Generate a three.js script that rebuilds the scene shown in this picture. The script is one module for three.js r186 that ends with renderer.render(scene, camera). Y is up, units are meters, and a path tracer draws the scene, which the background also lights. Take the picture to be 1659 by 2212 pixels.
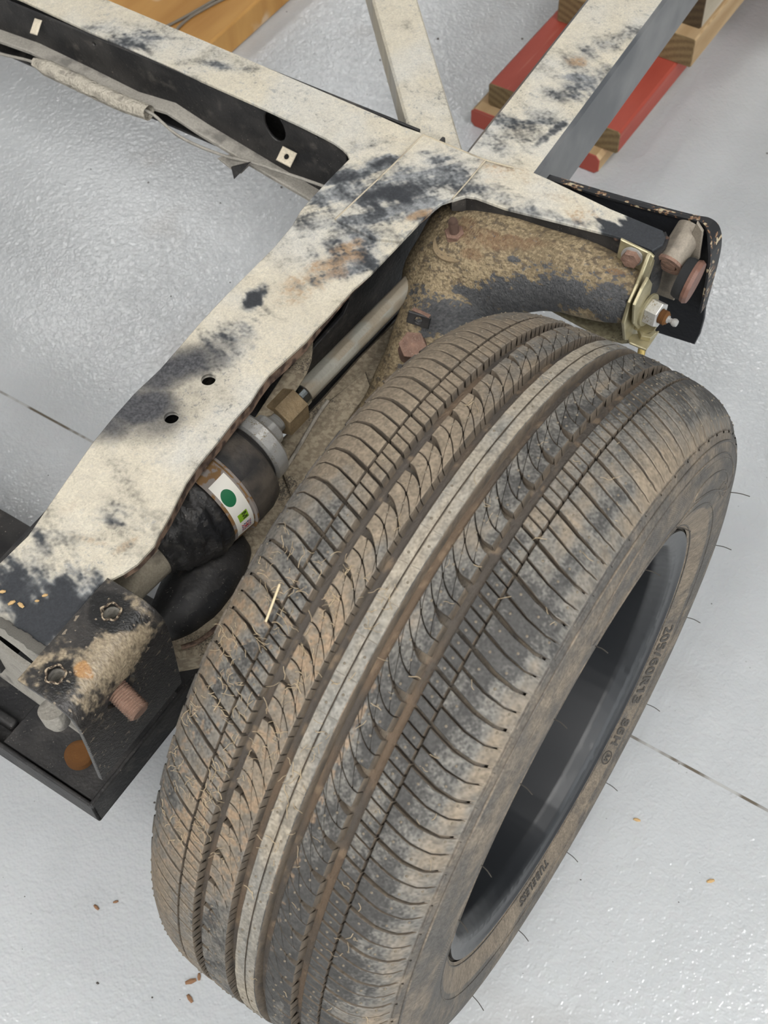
import * as THREE from 'three';
import { RoundedBoxGeometry } from 'three/addons/geometries/RoundedBoxGeometry.js';
import { RectAreaLightUniformsLib } from 'three/addons/lights/RectAreaLightUniformsLib.js';
import { mergeGeometries, mergeVertices, toCreasedNormals } from 'three/addons/utils/BufferGeometryUtils.js';
import { MarchingCubes } from 'three/addons/objects/MarchingCubes.js';
import { FontLoader } from 'three/addons/loaders/FontLoader.js';
import { Brush, Evaluator, SUBTRACTION } from 'three-bvh-csg';
import { TextGeometry } from 'three/addons/geometries/TextGeometry.js';

// ---------------------------------------------------------------- camera, light, exposure
const scene = new THREE.Scene();
scene.background = new THREE.Color().setRGB(.5, .53, .56);
const renderer = new THREE.WebGLRenderer({ antialias: true });
renderer.toneMapping = THREE.LinearToneMapping;
renderer.toneMappingExposure = 1.3;
renderer.shadowMap.enabled = true;
RectAreaLightUniformsLib.init();

const W = 1659, H = 2212, FPX = 2868.4;
// camera axes in the world, from the wheel's ellipses, the floor joint and the frame's edges
const V3 = (x, y, z) => new THREE.Vector3(x, y, z);
const axleCam = V3(Math.cos(.479) * Math.cos(-.3378), Math.sin(.479) * Math.cos(-.3378), Math.sin(-.3378));
const longCam = V3(3000, -4365, 2868).normalize(); longCam.addScaledVector(axleCam, -axleCam.dot(longCam)).normalize();
const upCam = axleCam.clone().cross(longCam), zCam = longCam.clone().negate();
const toWorld = (a) => V3(axleCam.dot(a), upCam.dot(a), zCam.dot(a));
const EYE = toWorld(V3(-.0648, -.1354, -1.0428)).add(V3(0, .288, 0));
const camera = new THREE.PerspectiveCamera(2 * Math.atan(H / 2 / FPX) * 180 / Math.PI, W / H, .05, 60);
{
  const right = toWorld(V3(1, 0, 0)), up = toWorld(V3(0, -1, 0)), back = toWorld(V3(0, 0, -1));
  camera.matrix.makeBasis(right, up, back).setPosition(EYE);
  camera.matrix.decompose(camera.position, camera.quaternion, camera.scale);
  camera.focus = 1.02; camera.userData.fStop = 15;
}
scene.add(camera);

const CEIL = 3.2;
const LAMPS = [[-3.2, -4.5, .26], [-3.2, -2.45, .26], [-1.0, -4.5, .26], [-1.2, 1.65, .42], [-1.2, 3.7, .42]];   // x, z, width; the last two panels are added to brighten the near floor
for (const x of [0, 1.2, 2.5]) for (const z of [-.4, 1.65, 3.7]) if (x || z > 0) LAMPS.push([x, z, .42]);  // unseen panels added overhead and to the right as fill for the floor
const LAMP_L = 1.25, LAMP_POWER = 7, LAMP_GLOW = 7, ADDED_DOOR_POWER = 1.5;
const ADDED_DOOR = { z0: -1.2, z1: 3.6, h: 2.9 };   // unseen doorway added in the right-hand wall to brighten that side

// ---------------------------------------------------------------- helpers
let seed = 7; const rnd = () => ((seed = (seed * 1664525 + 1013904223) >>> 0) / 4294967296);
const rr = (a, b) => a + (b - a) * rnd();
const clamp = (x, a = 0, b = 1) => Math.min(b, Math.max(a, x)), mix = (a, b, t) => a + (b - a) * t;
const sm = (a, b, x) => { const t = clamp((x - a) / (b - a)); return t * t * (3 - 2 * t); };
const rayDir = (u, v) => toWorld(V3((u - W / 2) / FPX, (v - H / 2) / FPX, 1));
const onAxis = (u, v, ax, val) => { const d = rayDir(u, v), e = EYE.getComponent(ax); return EYE.clone().addScaledVector(d, (val - e) / d.getComponent(ax)); };
const onX = (u, v, c) => onAxis(u, v, 0, c), onY = (u, v, c) => onAxis(u, v, 1, c), onZ = (u, v, c) => onAxis(u, v, 2, c);
const HUB = .288;
const onTyre = (u, v, r) => {   // first hit of the viewing direction on a cylinder round the axle
  const d = rayDir(u, v), oy = EYE.y - HUB, oz = EYE.z, a = d.y * d.y + d.z * d.z, b = oy * d.y + oz * d.z, c = oy * oy + oz * oz - r * r;
  const q = b * b - a * c; if (q < 0) return null;
  return EYE.clone().addScaledVector(d, (-b - Math.sqrt(q)) / a);
};
// tileable value noise
const PERM = new Uint8Array(512); { const p = [...Array(256).keys()]; for (let i = 255; i > 0; i--) { const j = Math.floor(rnd() * (i + 1)); [p[i], p[j]] = [p[j], p[i]]; } for (let i = 0; i < 512; i++) PERM[i] = p[i & 255]; }
const noise = (x, y, px = 0, py = 0) => {
  let xi = Math.floor(x), yi = Math.floor(y); const xf = x - xi, yf = y - yi;
  let x1 = xi + 1, y1 = yi + 1;
  if (px) { xi = ((xi % px) + px) % px; x1 = ((x1 % px) + px) % px; } if (py) { yi = ((yi % py) + py) % py; y1 = ((y1 % py) + py) % py; }
  const u = xf * xf * (3 - 2 * xf), v = yf * yf * (3 - 2 * yf);
  const h = (a, b) => PERM[(PERM[a & 255] + b) & 255] / 255;
  return mix(mix(h(xi, yi), h(x1, yi), u), mix(h(xi, y1), h(x1, y1), u), v);
};
const fbm = (x, y, o = 4, px = 0, py = 0) => { let s = 0, a = .5, n = 0; for (let i = 0; i < o; i++) { s += a * noise(x + i * 17.3 * (px ? 0 : 1), y + i * 9.1 * (py ? 0 : 1), px, py); n += a; a *= .5; x *= 2; y *= 2; px *= 2; py *= 2; } return s / n; };
const toS = (l) => { l = clamp(l); return 255 * (l <= .0031308 ? 12.92 * l : 1.055 * Math.pow(l, 1 / 2.4) - .055); };
function tex(w, h, fn, colour = true) {   // fn(u, v) -> linear [r, g, b] or a single value
  const d = new Uint8Array(w * h * 4);
  for (let j = 0; j < h; j++) for (let i = 0; i < w; i++) {
    const c = fn((i + .5) / w, (j + .5) / h), k = (j * w + i) * 4;
    if (colour) { d[k] = toS(c[0]); d[k + 1] = toS(c[1]); d[k + 2] = toS(c[2]); } else d[k] = d[k + 1] = d[k + 2] = 255 * clamp(c);
    d[k + 3] = 255;
  }
  const t = new THREE.DataTexture(d, w, h); t.magFilter = THREE.LinearFilter; t.minFilter = THREE.LinearMipmapLinearFilter; t.generateMipmaps = true;
  t.wrapS = t.wrapT = THREE.RepeatWrapping; if (colour) t.colorSpace = THREE.SRGBColorSpace; t.needsUpdate = true; return t;
}
const mixc = (a, b, t) => [mix(a[0], b[0], t), mix(a[1], b[1], t), mix(a[2], b[2], t)];
const mat = (o) => new THREE.MeshStandardMaterial(o);
const lin = (r, g, b) => new THREE.Color().setRGB(r, g, b);

const used = {};
const numbered = (n) => { used[n] = (used[n] ?? -1) + 1; return used[n] ? n + '_' + String(used[n]).padStart(3, '0') : n; };
function mesh(name, geo, m, parent) {
  const o = new THREE.Mesh(geo, m); o.castShadow = o.receiveShadow = true;
  o.name = parent ? name : numbered(name); (parent ?? scene).add(o); return o;
}
function tag(o, label, category, group, kind) { o.userData.label = label; if (category) o.userData.category = category; if (group) o.userData.group = group; if (kind) o.userData.kind = kind; return o; }
function thing(name, label, category, pos = [0, 0, 0], group) {
  const g = new THREE.Group(); g.name = numbered(name); g.position.set(...pos); scene.add(g); return tag(g, label, category, group);
}
// uv in metres, by the axis a face looks along
function boxUV(g) {
  g = g.index ? g.toNonIndexed() : g; const p = g.attributes.position, n = p.count, uv = new Float32Array(n * 2), a = V3(), b = V3(), c = V3();
  for (let i = 0; i < n; i += 3) {
    a.fromBufferAttribute(p, i); b.fromBufferAttribute(p, i + 1); c.fromBufferAttribute(p, i + 2);
    const nn = b.clone().sub(a).cross(c.clone().sub(a)), ax = Math.abs(nn.x), ay = Math.abs(nn.y), az = Math.abs(nn.z);
    for (const [k, q] of [[0, a], [1, b], [2, c]]) {
      const [s, t] = ay >= ax && ay >= az ? [q.x, q.z] : ax >= az ? [q.z, q.y] : [q.x, q.y];
      uv[(i + k) * 2] = s; uv[(i + k) * 2 + 1] = t;
    }
  }
  g.setAttribute('uv', new THREE.BufferAttribute(uv, 2)); return g;
}
const topUV = (g, x0, z0, w, h) => { const p = g.attributes.position, uv = new Float32Array(p.count * 2); for (let i = 0; i < p.count; i++) { uv[2 * i] = (p.getX(i) - x0) / w; uv[2 * i + 1] = (p.getZ(i) - z0) / h; } g.setAttribute('uv', new THREE.BufferAttribute(uv, 2)); return g; };
const shapeOf = (pts) => new THREE.Shape(pts.map(([x, y]) => new THREE.Vector2(x, y)));
// plates: outline in one of the three planes, given thickness; y-plate: top face at y
function plateY(pts, y, t, holes = [], bevel = .0008) {
  const s = shapeOf(pts.map(([x, z]) => [x, -z])); for (const [hx, hz, r, r2] of holes) { const h = new THREE.Path(); h.absellipse(hx, -hz, r, r2 ?? r, 0, Math.PI * 2, true); s.holes.push(h); }
  const g = new THREE.ExtrudeGeometry(s, { depth: Math.max(t - 2 * bevel, .0002), bevelEnabled: bevel > 0, bevelSize: bevel, bevelThickness: bevel, bevelOffset: -bevel, bevelSegments: 1, curveSegments: 20 });
  g.rotateX(-Math.PI / 2); g.translate(0, y - t + bevel, 0); return g;
}
function plateZ(pts, z, t, holes = [], bevel = .0008) {   // front face (towards +z) at z
  const s = shapeOf(pts); for (const [hx, hy, r, r2, rot] of holes) { const h = new THREE.Path(); h.absellipse(hx, hy, r, r2 ?? r, 0, Math.PI * 2, true, rot ?? 0); s.holes.push(h); }
  const g = new THREE.ExtrudeGeometry(s, { depth: Math.max(t - 2 * bevel, .0002), bevelEnabled: bevel > 0, bevelSize: bevel, bevelThickness: bevel, bevelOffset: -bevel, bevelSegments: 1, curveSegments: 20 });
  g.translate(0, 0, z - t + bevel); return g;
}
function plateX(pts, x, t, holePts = null, bevel = .0008) {   // pts as [z, y]; outer face (towards +x) at x
  const s = shapeOf(pts.map(([z, y]) => [-z, y])); if (holePts) s.holes.push(new THREE.Path(holePts.map(([z, y]) => new THREE.Vector2(-z, y))));
  const g = new THREE.ExtrudeGeometry(s, { depth: Math.max(t - 2 * bevel, .0002), bevelEnabled: bevel > 0, bevelSize: bevel, bevelThickness: bevel, bevelOffset: -bevel, bevelSegments: 1, curveSegments: 20 });
  g.rotateY(Math.PI / 2); g.translate(x - t + bevel, 0, 0); return g;
}
const pxY = (list, y) => list.map(([u, v]) => { const p = onY(u, v, y); return [p.x, p.z]; });
const pxZ = (list, z) => list.map(([u, v]) => { const p = onZ(u, v, z); return [p.x, p.y]; });
const pxX = (list, x) => list.map(([u, v]) => { const p = onX(u, v, x); return [p.z, p.y]; });
// an upright strip along a polyline of [x, z], from yTop down by h(i)
function wall(pts, yTop, h, t) {
  const n = pts.length, off = pts.map((p, i) => { const a = pts[Math.max(0, i - 1)], b = pts[Math.min(n - 1, i + 1)], dx = b[0] - a[0], dz = b[1] - a[1], l = Math.hypot(dx, dz); return [p[0] - dz / l * t, p[1] + dx / l * t]; });
  const pos = [], idx = []; const H2 = typeof h === 'function' ? h : () => h, YT = typeof yTop === 'function' ? yTop : () => yTop;
  for (let i = 0; i < n; i++) for (const [q, y] of [[pts[i], YT(i)], [pts[i], YT(i) - H2(i)], [off[i], YT(i) - H2(i)], [off[i], YT(i)]]) pos.push(q[0], y, q[1]);
  for (let i = 0; i < n - 1; i++) for (let k = 0; k < 4; k++) { const a = i * 4 + k, b = i * 4 + (k + 1) % 4, c = a + 4, d = b + 4; idx.push(a, b, d, a, d, c); }
  idx.push(0, 2, 1, 0, 3, 2); const e = (n - 1) * 4; idx.push(e, e + 1, e + 2, e, e + 2, e + 3);
  const g = new THREE.BufferGeometry(); g.setAttribute('position', new THREE.Float32BufferAttribute(pos, 3)); g.setIndex(idx);
  return toCreasedNormals(g.toNonIndexed(), .6);
}
const box = (x0, x1, y0, y1, z0, z1, r = .003) => { const g = new RoundedBoxGeometry(x1 - x0, y1 - y0, z1 - z0, 2, r); g.translate((x0 + x1) / 2, (y0 + y1) / 2, (z0 + z1) / 2); return g; };
// solid of revolution along a->: profile of [distance, radius]
function turned(a, dir, prof, seg = 40) {
  const g = new THREE.LatheGeometry(prof.map(([t, r]) => new THREE.Vector2(Math.max(r, 1e-5), t)), seg);
  const q = new THREE.Quaternion().setFromUnitVectors(V3(0, 1, 0), dir.clone().normalize());
  g.applyQuaternion(q); g.translate(a.x, a.y, a.z); return toCreasedNormals(g.toNonIndexed(), .5);
}
function hexNut(a, dir, r, h, bore = 0, spin = 0) {
  const s = new THREE.Shape(); for (let i = 0; i < 6; i++) { const t = i * Math.PI / 3 + spin; i ? s.lineTo(r * Math.cos(t), r * Math.sin(t)) : s.moveTo(r * Math.cos(t), r * Math.sin(t)); } s.closePath();
  if (bore) { const p = new THREE.Path(); p.absarc(0, 0, bore, 0, Math.PI * 2, true); s.holes.push(p); }
  const b = r * .07, g = new THREE.ExtrudeGeometry(s, { depth: h - 2 * b, bevelEnabled: true, bevelSize: b, bevelThickness: b, bevelOffset: -b, bevelSegments: 2, curveSegments: 24 });
  g.translate(0, 0, b); g.applyQuaternion(new THREE.Quaternion().setFromUnitVectors(V3(0, 0, 1), dir.clone().normalize())); g.translate(a.x, a.y, a.z); return g;
}
const thread = (len, r, pitch) => { const p = [[0, 0], [0, r * .8]]; for (let t = 0; t < len - pitch; t += pitch) p.push([t + .1 * pitch, r * .88], [t + pitch * .5, r], [t + pitch * .9, r * .88]); p.push([len, r * .75], [len, 0]); return p; };
const tube = (pts, r, seg = 60, rad = 10) => new THREE.TubeGeometry(new THREE.CatmullRomCurve3(pts), seg, r, rad);

// ---------------------------------------------------------------- materials
const DX0 = -.82, DZ0 = -1.0, DW = .86, DH = 1.26, YT = .4;   // the dusty top faces share one map, laid flat on the plane of the frame's top
const PAINT = [.030, .033, .038], CREAM = [.585, .54, .44], PALE = [.55, .535, .485], RUST = [.50, .315, .15], BROWN = [.30, .185, .095];
// [px, py, reach along the image's own x in m, along y in m, turn, strength]; bare dark paint showing through the dust
const darks = [
  [546, 648, .007, .014, .25, 1.1], [505, 725, .016, .024, .5, .5], [520, 760, .014, .012, .2, .6], [470, 790, .02, .02, .2, .35],
  [845, 425, .040, .016, -.3, .95], [872, 447, .034, .012, -.2, .7], [800, 440, .024, .010, -.1, .6], [768, 555, .022, .012, -.2, .75], [752, 530, .024, .009, -.5, .6], [826, 350, .018, .006, -.55, .9], [890, 375, .034, .012, -.4, .6], [930, 350, .028, .012, -.4, .55], [742, 385, .024, .008, -.25, .7], [718, 425, .026, .011, -.2, .75], [770, 410, .02, .006, -.2, .6], [912, 455, .024, .013, -.35, .8], [935, 405, .02, .01, -.3, .5], [960, 400, .03, .006, -.9, .5], [840, 475, .04, .007, -.05, .6], [735, 590, .02, .008, -.4, .55], [690, 610, .02, .01, -.5, .25], [850, 370, .05, .02, -.3, .3],
  [60, 1275, .020, .022, 0, .75], [20, 1300, .03, .030, 0, .9], [120, 1330, .035, .03, 0, 1.1], [150, 1300, .02, .014, .2, .9], [60, 1360, .035, .02, .5, 1], [70, 1205, .014, .02, 0, .4],
  [225, 1115, .018, .006, .6, .4], [262, 1110, .01, .006, .5, .3], [350, 985, .006, .005, 0, .4], [366, 1010, .01, .006, 0, .25],
  [1385, 512, .030, .020, .35, 2.2], [1420, 512, .024, .022, .35, 2.2], [1352, 500, .012, .014, .35, 1.6], [1180, 462, .022, .006, .3, .6], [1010, 408, .026, .008, .1, .55], [1230, 478, .02, .006, .3, .7], [1090, 430, .02, .008, .3, .45],
  [1085, 258, .024, .011, .3, .6], [1110, 285, .026, .012, .3, .6], [1060, 310, .024, .012, .3, .5], [1165, 245, .02, .014, .1, .45], [1240, 160, .016, .006, .25, .8], [1225, 200, .024, .010, .3, .4], [1180, 290, .004, .028, .5, .8], [1140, 320, .02, .01, 0, .5], [1270, 170, .016, .03, .6, .45], [1330, 80, .012, .05, .6, .45],
  [285, 90, .022, .012, .4, .6], [225, 62, .02, .01, .4, .35], [318, 85, .014, .008, .3, .45], [470, 140, .012, .005, .6, .7], [430, 175, .02, .006, .5, .35], [800, 315, .02, .007, -.2, .4],
];
// sooty overspray: evenly faded dark stains
const soots = [[392, 790, .040, .019, -.2, .85], [340, 820, .026, .022, .2, .8], [300, 880, .036, .022, -.4, .95], [250, 918, .026, .018, -.5, .75], [335, 915, .030, .018, -.3, .6], [440, 765, .036, .014, -.5, .5], [380, 850, .05, .03, -.3, .35]];
const rusts = [[748, 536, .014, .008, -.7, .9], [715, 570, .034, .010, -.72, .8], [680, 605, .036, .012, -.72, .72], [648, 636, .026, .011, -.72, .6], [590, 620, .016, .008, .2, .3], [150, 1095, .01, .012, .3, .35], [190, 1165, .016, .003, .5, .5], [270, 1180, .012, .003, -.7, .6],
  [1085, 365, .026, .010, .4, .6], [1110, 385, .026, .010, .4, .45], [1256, 462, .014, .014, .2, .75], [1215, 430, .03, .008, .4, .4], [1060, 395, .02, .01, 0, .3], [905, 470, .016, .004, -.7, .7], [880, 300, .02, .006, .2, .3], [1250, 125, .011, .009, .2, .8], [905, 165, .02, .012, .2, .25]];
const spot = (list) => list.map(([u, v, a, b, rot, s]) => {
  const y = YT, c = onY(u, v, y), ex = onY(u + 40 * Math.cos(rot), v + 40 * Math.sin(rot), y).sub(c).normalize(), ey = onY(u - 40 * Math.sin(rot), v + 40 * Math.cos(rot), y).sub(c).normalize();
  return { x: c.x, z: c.z, ex, ey, a: a * 1.3, b: b * 1.35, s };
});
const darkSpots = spot(darks), rustSpots = spot(rusts), sootSpots = spot(soots);
const zones = [[850, 425, .115, .075, -.3, 1.0], [760, 545, .05, .03, -.3, .7], [1110, 285, .045, .04, .3, .55], [1250, 190, .035, .03, .3, .3], [500, 735, .035, .035, .6, .55], [270, 82, .06, .022, .4, .7], [480, 150, .06, .016, .4, .5], [960, 180, .05, .07, 1.2, .35], [1110, 410, .05, .02, .3, .5], [250, 1130, .06, .05, .5, .35]].map(([u, v, a, b, rot, s]) => { const c = onY(u, v, YT), ex = onY(u + 40 * Math.cos(rot), v + 40 * Math.sin(rot), YT).sub(c).normalize(), ey = onY(u - 40 * Math.sin(rot), v + 40 * Math.cos(rot), YT).sub(c).normalize(); return { x: c.x, z: c.z, ex, ey, a, b, s }; });
// scraped and smeared dust: bands that run along each zone's own direction
const scrape = (x, z) => { let t = 0; for (const q of zones) { const dx = x - q.x, dz = z - q.z; if (Math.abs(dx) > .2 || Math.abs(dz) > .2) continue; const a = dx * q.ex.x + dz * q.ex.z, b = dx * q.ey.x + dz * q.ey.z, d = Math.hypot(a / q.a, b / q.b), m = (1 - sm(.5, 1.5, d)) * q.s; if (m <= 0) continue; const n = fbm(a * 22 + 5 + q.x * 50, b * 95 + a * 10, 5); t = Math.max(t, m * sm(.42, .66, n)); } return t; };
const fall = (list, x, z, wob) => { let t = 0; for (const q of list) { const dx = x - q.x, dz = z - q.z; if (Math.abs(dx) > .12 || Math.abs(dz) > .12) continue; const a = (dx * q.ex.x + dz * q.ex.z) / q.a, b = (dx * q.ey.x + dz * q.ey.z) / q.b, d = Math.sqrt(a * a + b * b) + wob; t = Math.max(t, q.s * (1 - sm(.15, 1.35, d))); } return t; };
const dustAt = (u, v) => {
  const x = DX0 + u * DW, z = DZ0 + v * DH;
  const big = fbm(x * 9, z * 9, 4), med = fbm(x * 60 + 3, z * 60, 4), fine = noise(x * 420, z * 420), fine2 = noise(x * 900 + 7, z * 900);
  const streak = fbm(x * 26 + z * 9, z * 110 - x * 40, 4), wob = (fbm(x * 45, z * 45 + 5, 4) - .5) * .7 + (streak - .5) * .9;
  const dk = fall(darkSpots, x, z, wob), rs = fall(rustSpots, x, z, wob * .9);
  let cover = .95 - 1.0 * dk + (big - .5) * .75 + (med - .5) * .5 + (streak - .5) * .45 - .55 * scrape(x, z) + (fine - .5) * .30;
  let t = sm(.08, .86, cover);
  const dens = sm(.35, .7, fbm(x * 14 + 2, z * 14, 3) + .1), pits = sm(.60, .80, fine2 * .45 + fine * .3 + noise(x * 230, z * 230 + 3) * .25) * .7 * (.3 + .7 * dens) + sm(.72, .95, fbm(x * 120 + 9, z * 120, 3)) * .5 * dens;
  t *= 1 - pits;
  let c = mixc(mixc(PALE, CREAM, sm(.35, .65, fbm(x * 16 + 9, z * 16, 3))), [.47, .42, .32], (1 - med) * .5 + (fine2 - .5) * .3);
  const grey = mixc([.045, .050, .056], [.27, .28, .285], sm(.25, .85, med * .6 + streak * .5 + (fine - .5) * .3));
  c = mixc(mixc(grey, PAINT, sm(.45, 1.0, dk - (med - .5) * .8)), c, t);
  const so = fall(sootSpots, x, z, (fbm(x * 40 + 8, z * 40, 4) - .5) * .55) * (.85 + .3 * med); c = mixc(c, mixc([.040, .041, .046], [.11, .11, .115], fine * .6 + (fine2 - .5) * .4), sm(.05, .85, so));
  c = mixc(c, mixc(RUST, BROWN, fine), sm(.15, .9, rs * (.45 + med * .7 + (fine - .5) * .8)) * .75);
  const f = .74 + .34 * fine2 + .20 * noise(x * 1700, z * 1700 + 3); return [c[0] * f, c[1] * f, c[2] * f];
};
const dustMap = tex(2048, 2048, dustAt);
const dustBump = tex(1024, 1024, (u, v) => fbm(u * 300, v * 440, 3), false);
const dustM = mat({ map: dustMap, bumpMap: dustBump, bumpScale: .0006, roughness: .82, metalness: 0 });
const dustTop = (g) => topUV(g, DX0, DZ0, DW, DH);

const perMetre = (t, m) => { t.repeat.set(1 / m, 1 / m); return t; };
// black painted steel with a film of grey dust, scuffs and flecks
const blackMap = perMetre(tex(1024, 1024, (u, v) => {
  const d = fbm(u * 10, v * 10, 5, 10, 10), f = noise(u * 300, v * 300, 300, 300), s = sm(.62, .9, fbm(u * 24, v * 24, 4, 24, 24));
  let c = mixc([.012, .012, .013], [.045, .042, .040], sm(.35, .85, d) * .8); c = mixc(c, [.20, .18, .155], s * .25); if (f > .965) c = mixc(c, [.5, .45, .38], .5); return c;
}), .3);
const blackBump = perMetre(tex(512, 512, (u, v) => fbm(u * 60, v * 60, 3, 60, 60), false), .15);
const blackM = mat({ map: blackMap, bumpMap: blackBump, bumpScale: .0004, roughness: .55 });
const blackGlossM = mat({ color: lin(.012, .013, .016), bumpMap: blackBump, bumpScale: .0002, roughness: .32 });
// thick beige road dust over dark steel
const dirtMap = perMetre(tex(1024, 1024, (u, v) => {
  const d = fbm(u * 8, v * 8, 5, 8, 8), f = fbm(u * 120, v * 120, 3, 120, 120), g = noise(u * 400, v * 400, 400, 400);
  let c = mixc([.25, .205, .145], [.38, .32, .23], sm(.3, .7, f)); c = mixc(c, [.06, .054, .048], sm(.66, .80, d + (g - .5) * .3) * .8); return c;
}), .35);
const dirtM = mat({ map: dirtMap, bumpMap: blackBump, bumpScale: .0008, roughness: .92 });
const greyDirtMap = perMetre(tex(512, 512, (u, v) => { const d = fbm(u * 9, v * 9, 5, 9, 9), f = noise(u * 200, v * 200, 200, 200); return mixc(mixc([.25, .235, .205], [.40, .375, .33], f * .6 + d * .4), [.10, .095, .088], sm(.58, .8, d) * .7); }), .2);
const greyDirtM = mat({ map: greyDirtMap, bumpMap: blackBump, bumpScale: .0006, roughness: .85 });
const rustMap = perMetre(tex(512, 512, (u, v) => { const d = fbm(u * 12, v * 12, 5, 12, 12), f = noise(u * 160, v * 160, 160, 160); return mixc(mixc([.095, .055, .041], [.26, .155, .112], d * 1.1), [.38, .30, .24], sm(.72, .95, f) * .5); }), .08);
const rustM = mat({ map: rustMap, bumpMap: blackBump, bumpScale: .0007, roughness: .85 });
const rustEdgeMap = perMetre(tex(512, 512, (u, v) => { const d = fbm(u * 14, v * 14, 4, 14, 14); return mixc([.07, .045, .035], [.30, .20, .14], sm(.3, .75, d)); }), .1);
const rustEdgeM = mat({ map: rustEdgeMap, roughness: .85 });
const orangeRustM = mat({ map: perMetre(tex(256, 256, (u, v) => mixc([.10, .045, .02], [.48, .20, .045], fbm(u * 10, v * 10, 4, 10, 10) * 1.2)), .03), roughness: .95, bumpMap: blackBump, bumpScale: .0015 });
const aluMap = perMetre(tex(512, 512, (u, v) => { const d = fbm(u * 10, v * 10, 5, 10, 10), f = noise(u * 150, v * 150, 150, 150); return mixc(mixc([.45, .45, .44], [.62, .61, .58], d), [.34, .29, .2], sm(.7, .9, f * .5 + d * .6)); }), .1);
const aluM = mat({ map: aluMap, roughness: .45, metalness: .45, bumpMap: blackBump, bumpScale: .0002 });
const zincM = mat({ map: perMetre(tex(512, 512, (u, v) => { const d = fbm(u * 8, v * 8, 5, 8, 8); return mixc([.30, .26, .15], [.52, .47, .31], d); }), .06), roughness: .42, metalness: .55, bumpMap: blackBump, bumpScale: .0003 });
const brassDirtM = mat({ map: perMetre(tex(512, 512, (u, v) => { const d = fbm(u * 9, v * 9, 5, 9, 9), f = noise(u * 130, v * 130, 130, 130); return mixc(mixc([.17, .12, .065], [.34, .25, .14], d), [.5, .42, .3], sm(.8, .97, f) * .6); }), .06), roughness: .7, metalness: .2, bumpMap: blackBump, bumpScale: .0007 });
const tubeM = mat({ map: perMetre(tex(512, 512, (u, v) => { const d = fbm(u * 6, v * 6, 5, 6, 6), f = noise(u * 140, v * 140, 140, 140); return mixc(mixc([.24, .235, .205], [.40, .385, .33], d), [.27, .21, .14], sm(.5, .7, fbm(u * 5 + 2, v * 5, 3, 5, 5)) * .6 + (f > .9 ? .2 : 0)); }), .15), roughness: .62, metalness: .15, bumpMap: blackBump, bumpScale: .0004 });
const chromeM = mat({ color: lin(.62, .66, .66), roughness: .16, metalness: 1 });
const rubberM = mat({ map: perMetre(tex(512, 512, (u, v) => { const d = fbm(u * 6, v * 6, 5, 6, 6); return mixc([.028, .027, .027], [.12, .10, .08], sm(.4, .85, d)); }), .15), roughness: .62, bumpMap: blackBump, bumpScale: .0003 });

// ---------------------------------------------------------------- the room
const floorMap = perMetre(tex(1024, 1024, (u, v) => {
  const d = fbm(u * 5, v * 5, 5, 5, 5), e = fbm(u * 40, v * 40, 3, 40, 40), f = noise(u * 500, v * 500, 500, 500);
  let c = mixc([.46, .478, .49], [.505, .52, .53], d); c = mixc(c, [.33, .30, .275], sm(.66, .85, fbm(u * 9 + 3, v * 9, 4, 9, 9)) * .3); const k = .97 + .06 * e; if (f > .997) c = mixc(c, [.12, .11, .10], .6); return [c[0] * k, c[1] * k, c[2] * k];
}), 1.1);
const floorBump = perMetre(tex(1024, 1024, (u, v) => .65 * fbm(u * 120, v * 120, 2, 120, 120) + .35 * noise(u * 280, v * 280, 280, 280), false), .5);
const floorM = new THREE.MeshPhysicalMaterial({ map: floorMap, bumpMap: floorBump, bumpScale: .0007, roughness: .16, specularIntensity: 1 });
const RX0 = -6, RX1 = 4, RZ0 = -7, RZ1 = 5, JZ = -.1665;
const struct = (o, label) => { o.userData.kind = 'structure'; if (label) o.userData.label = label; return o; };
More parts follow.
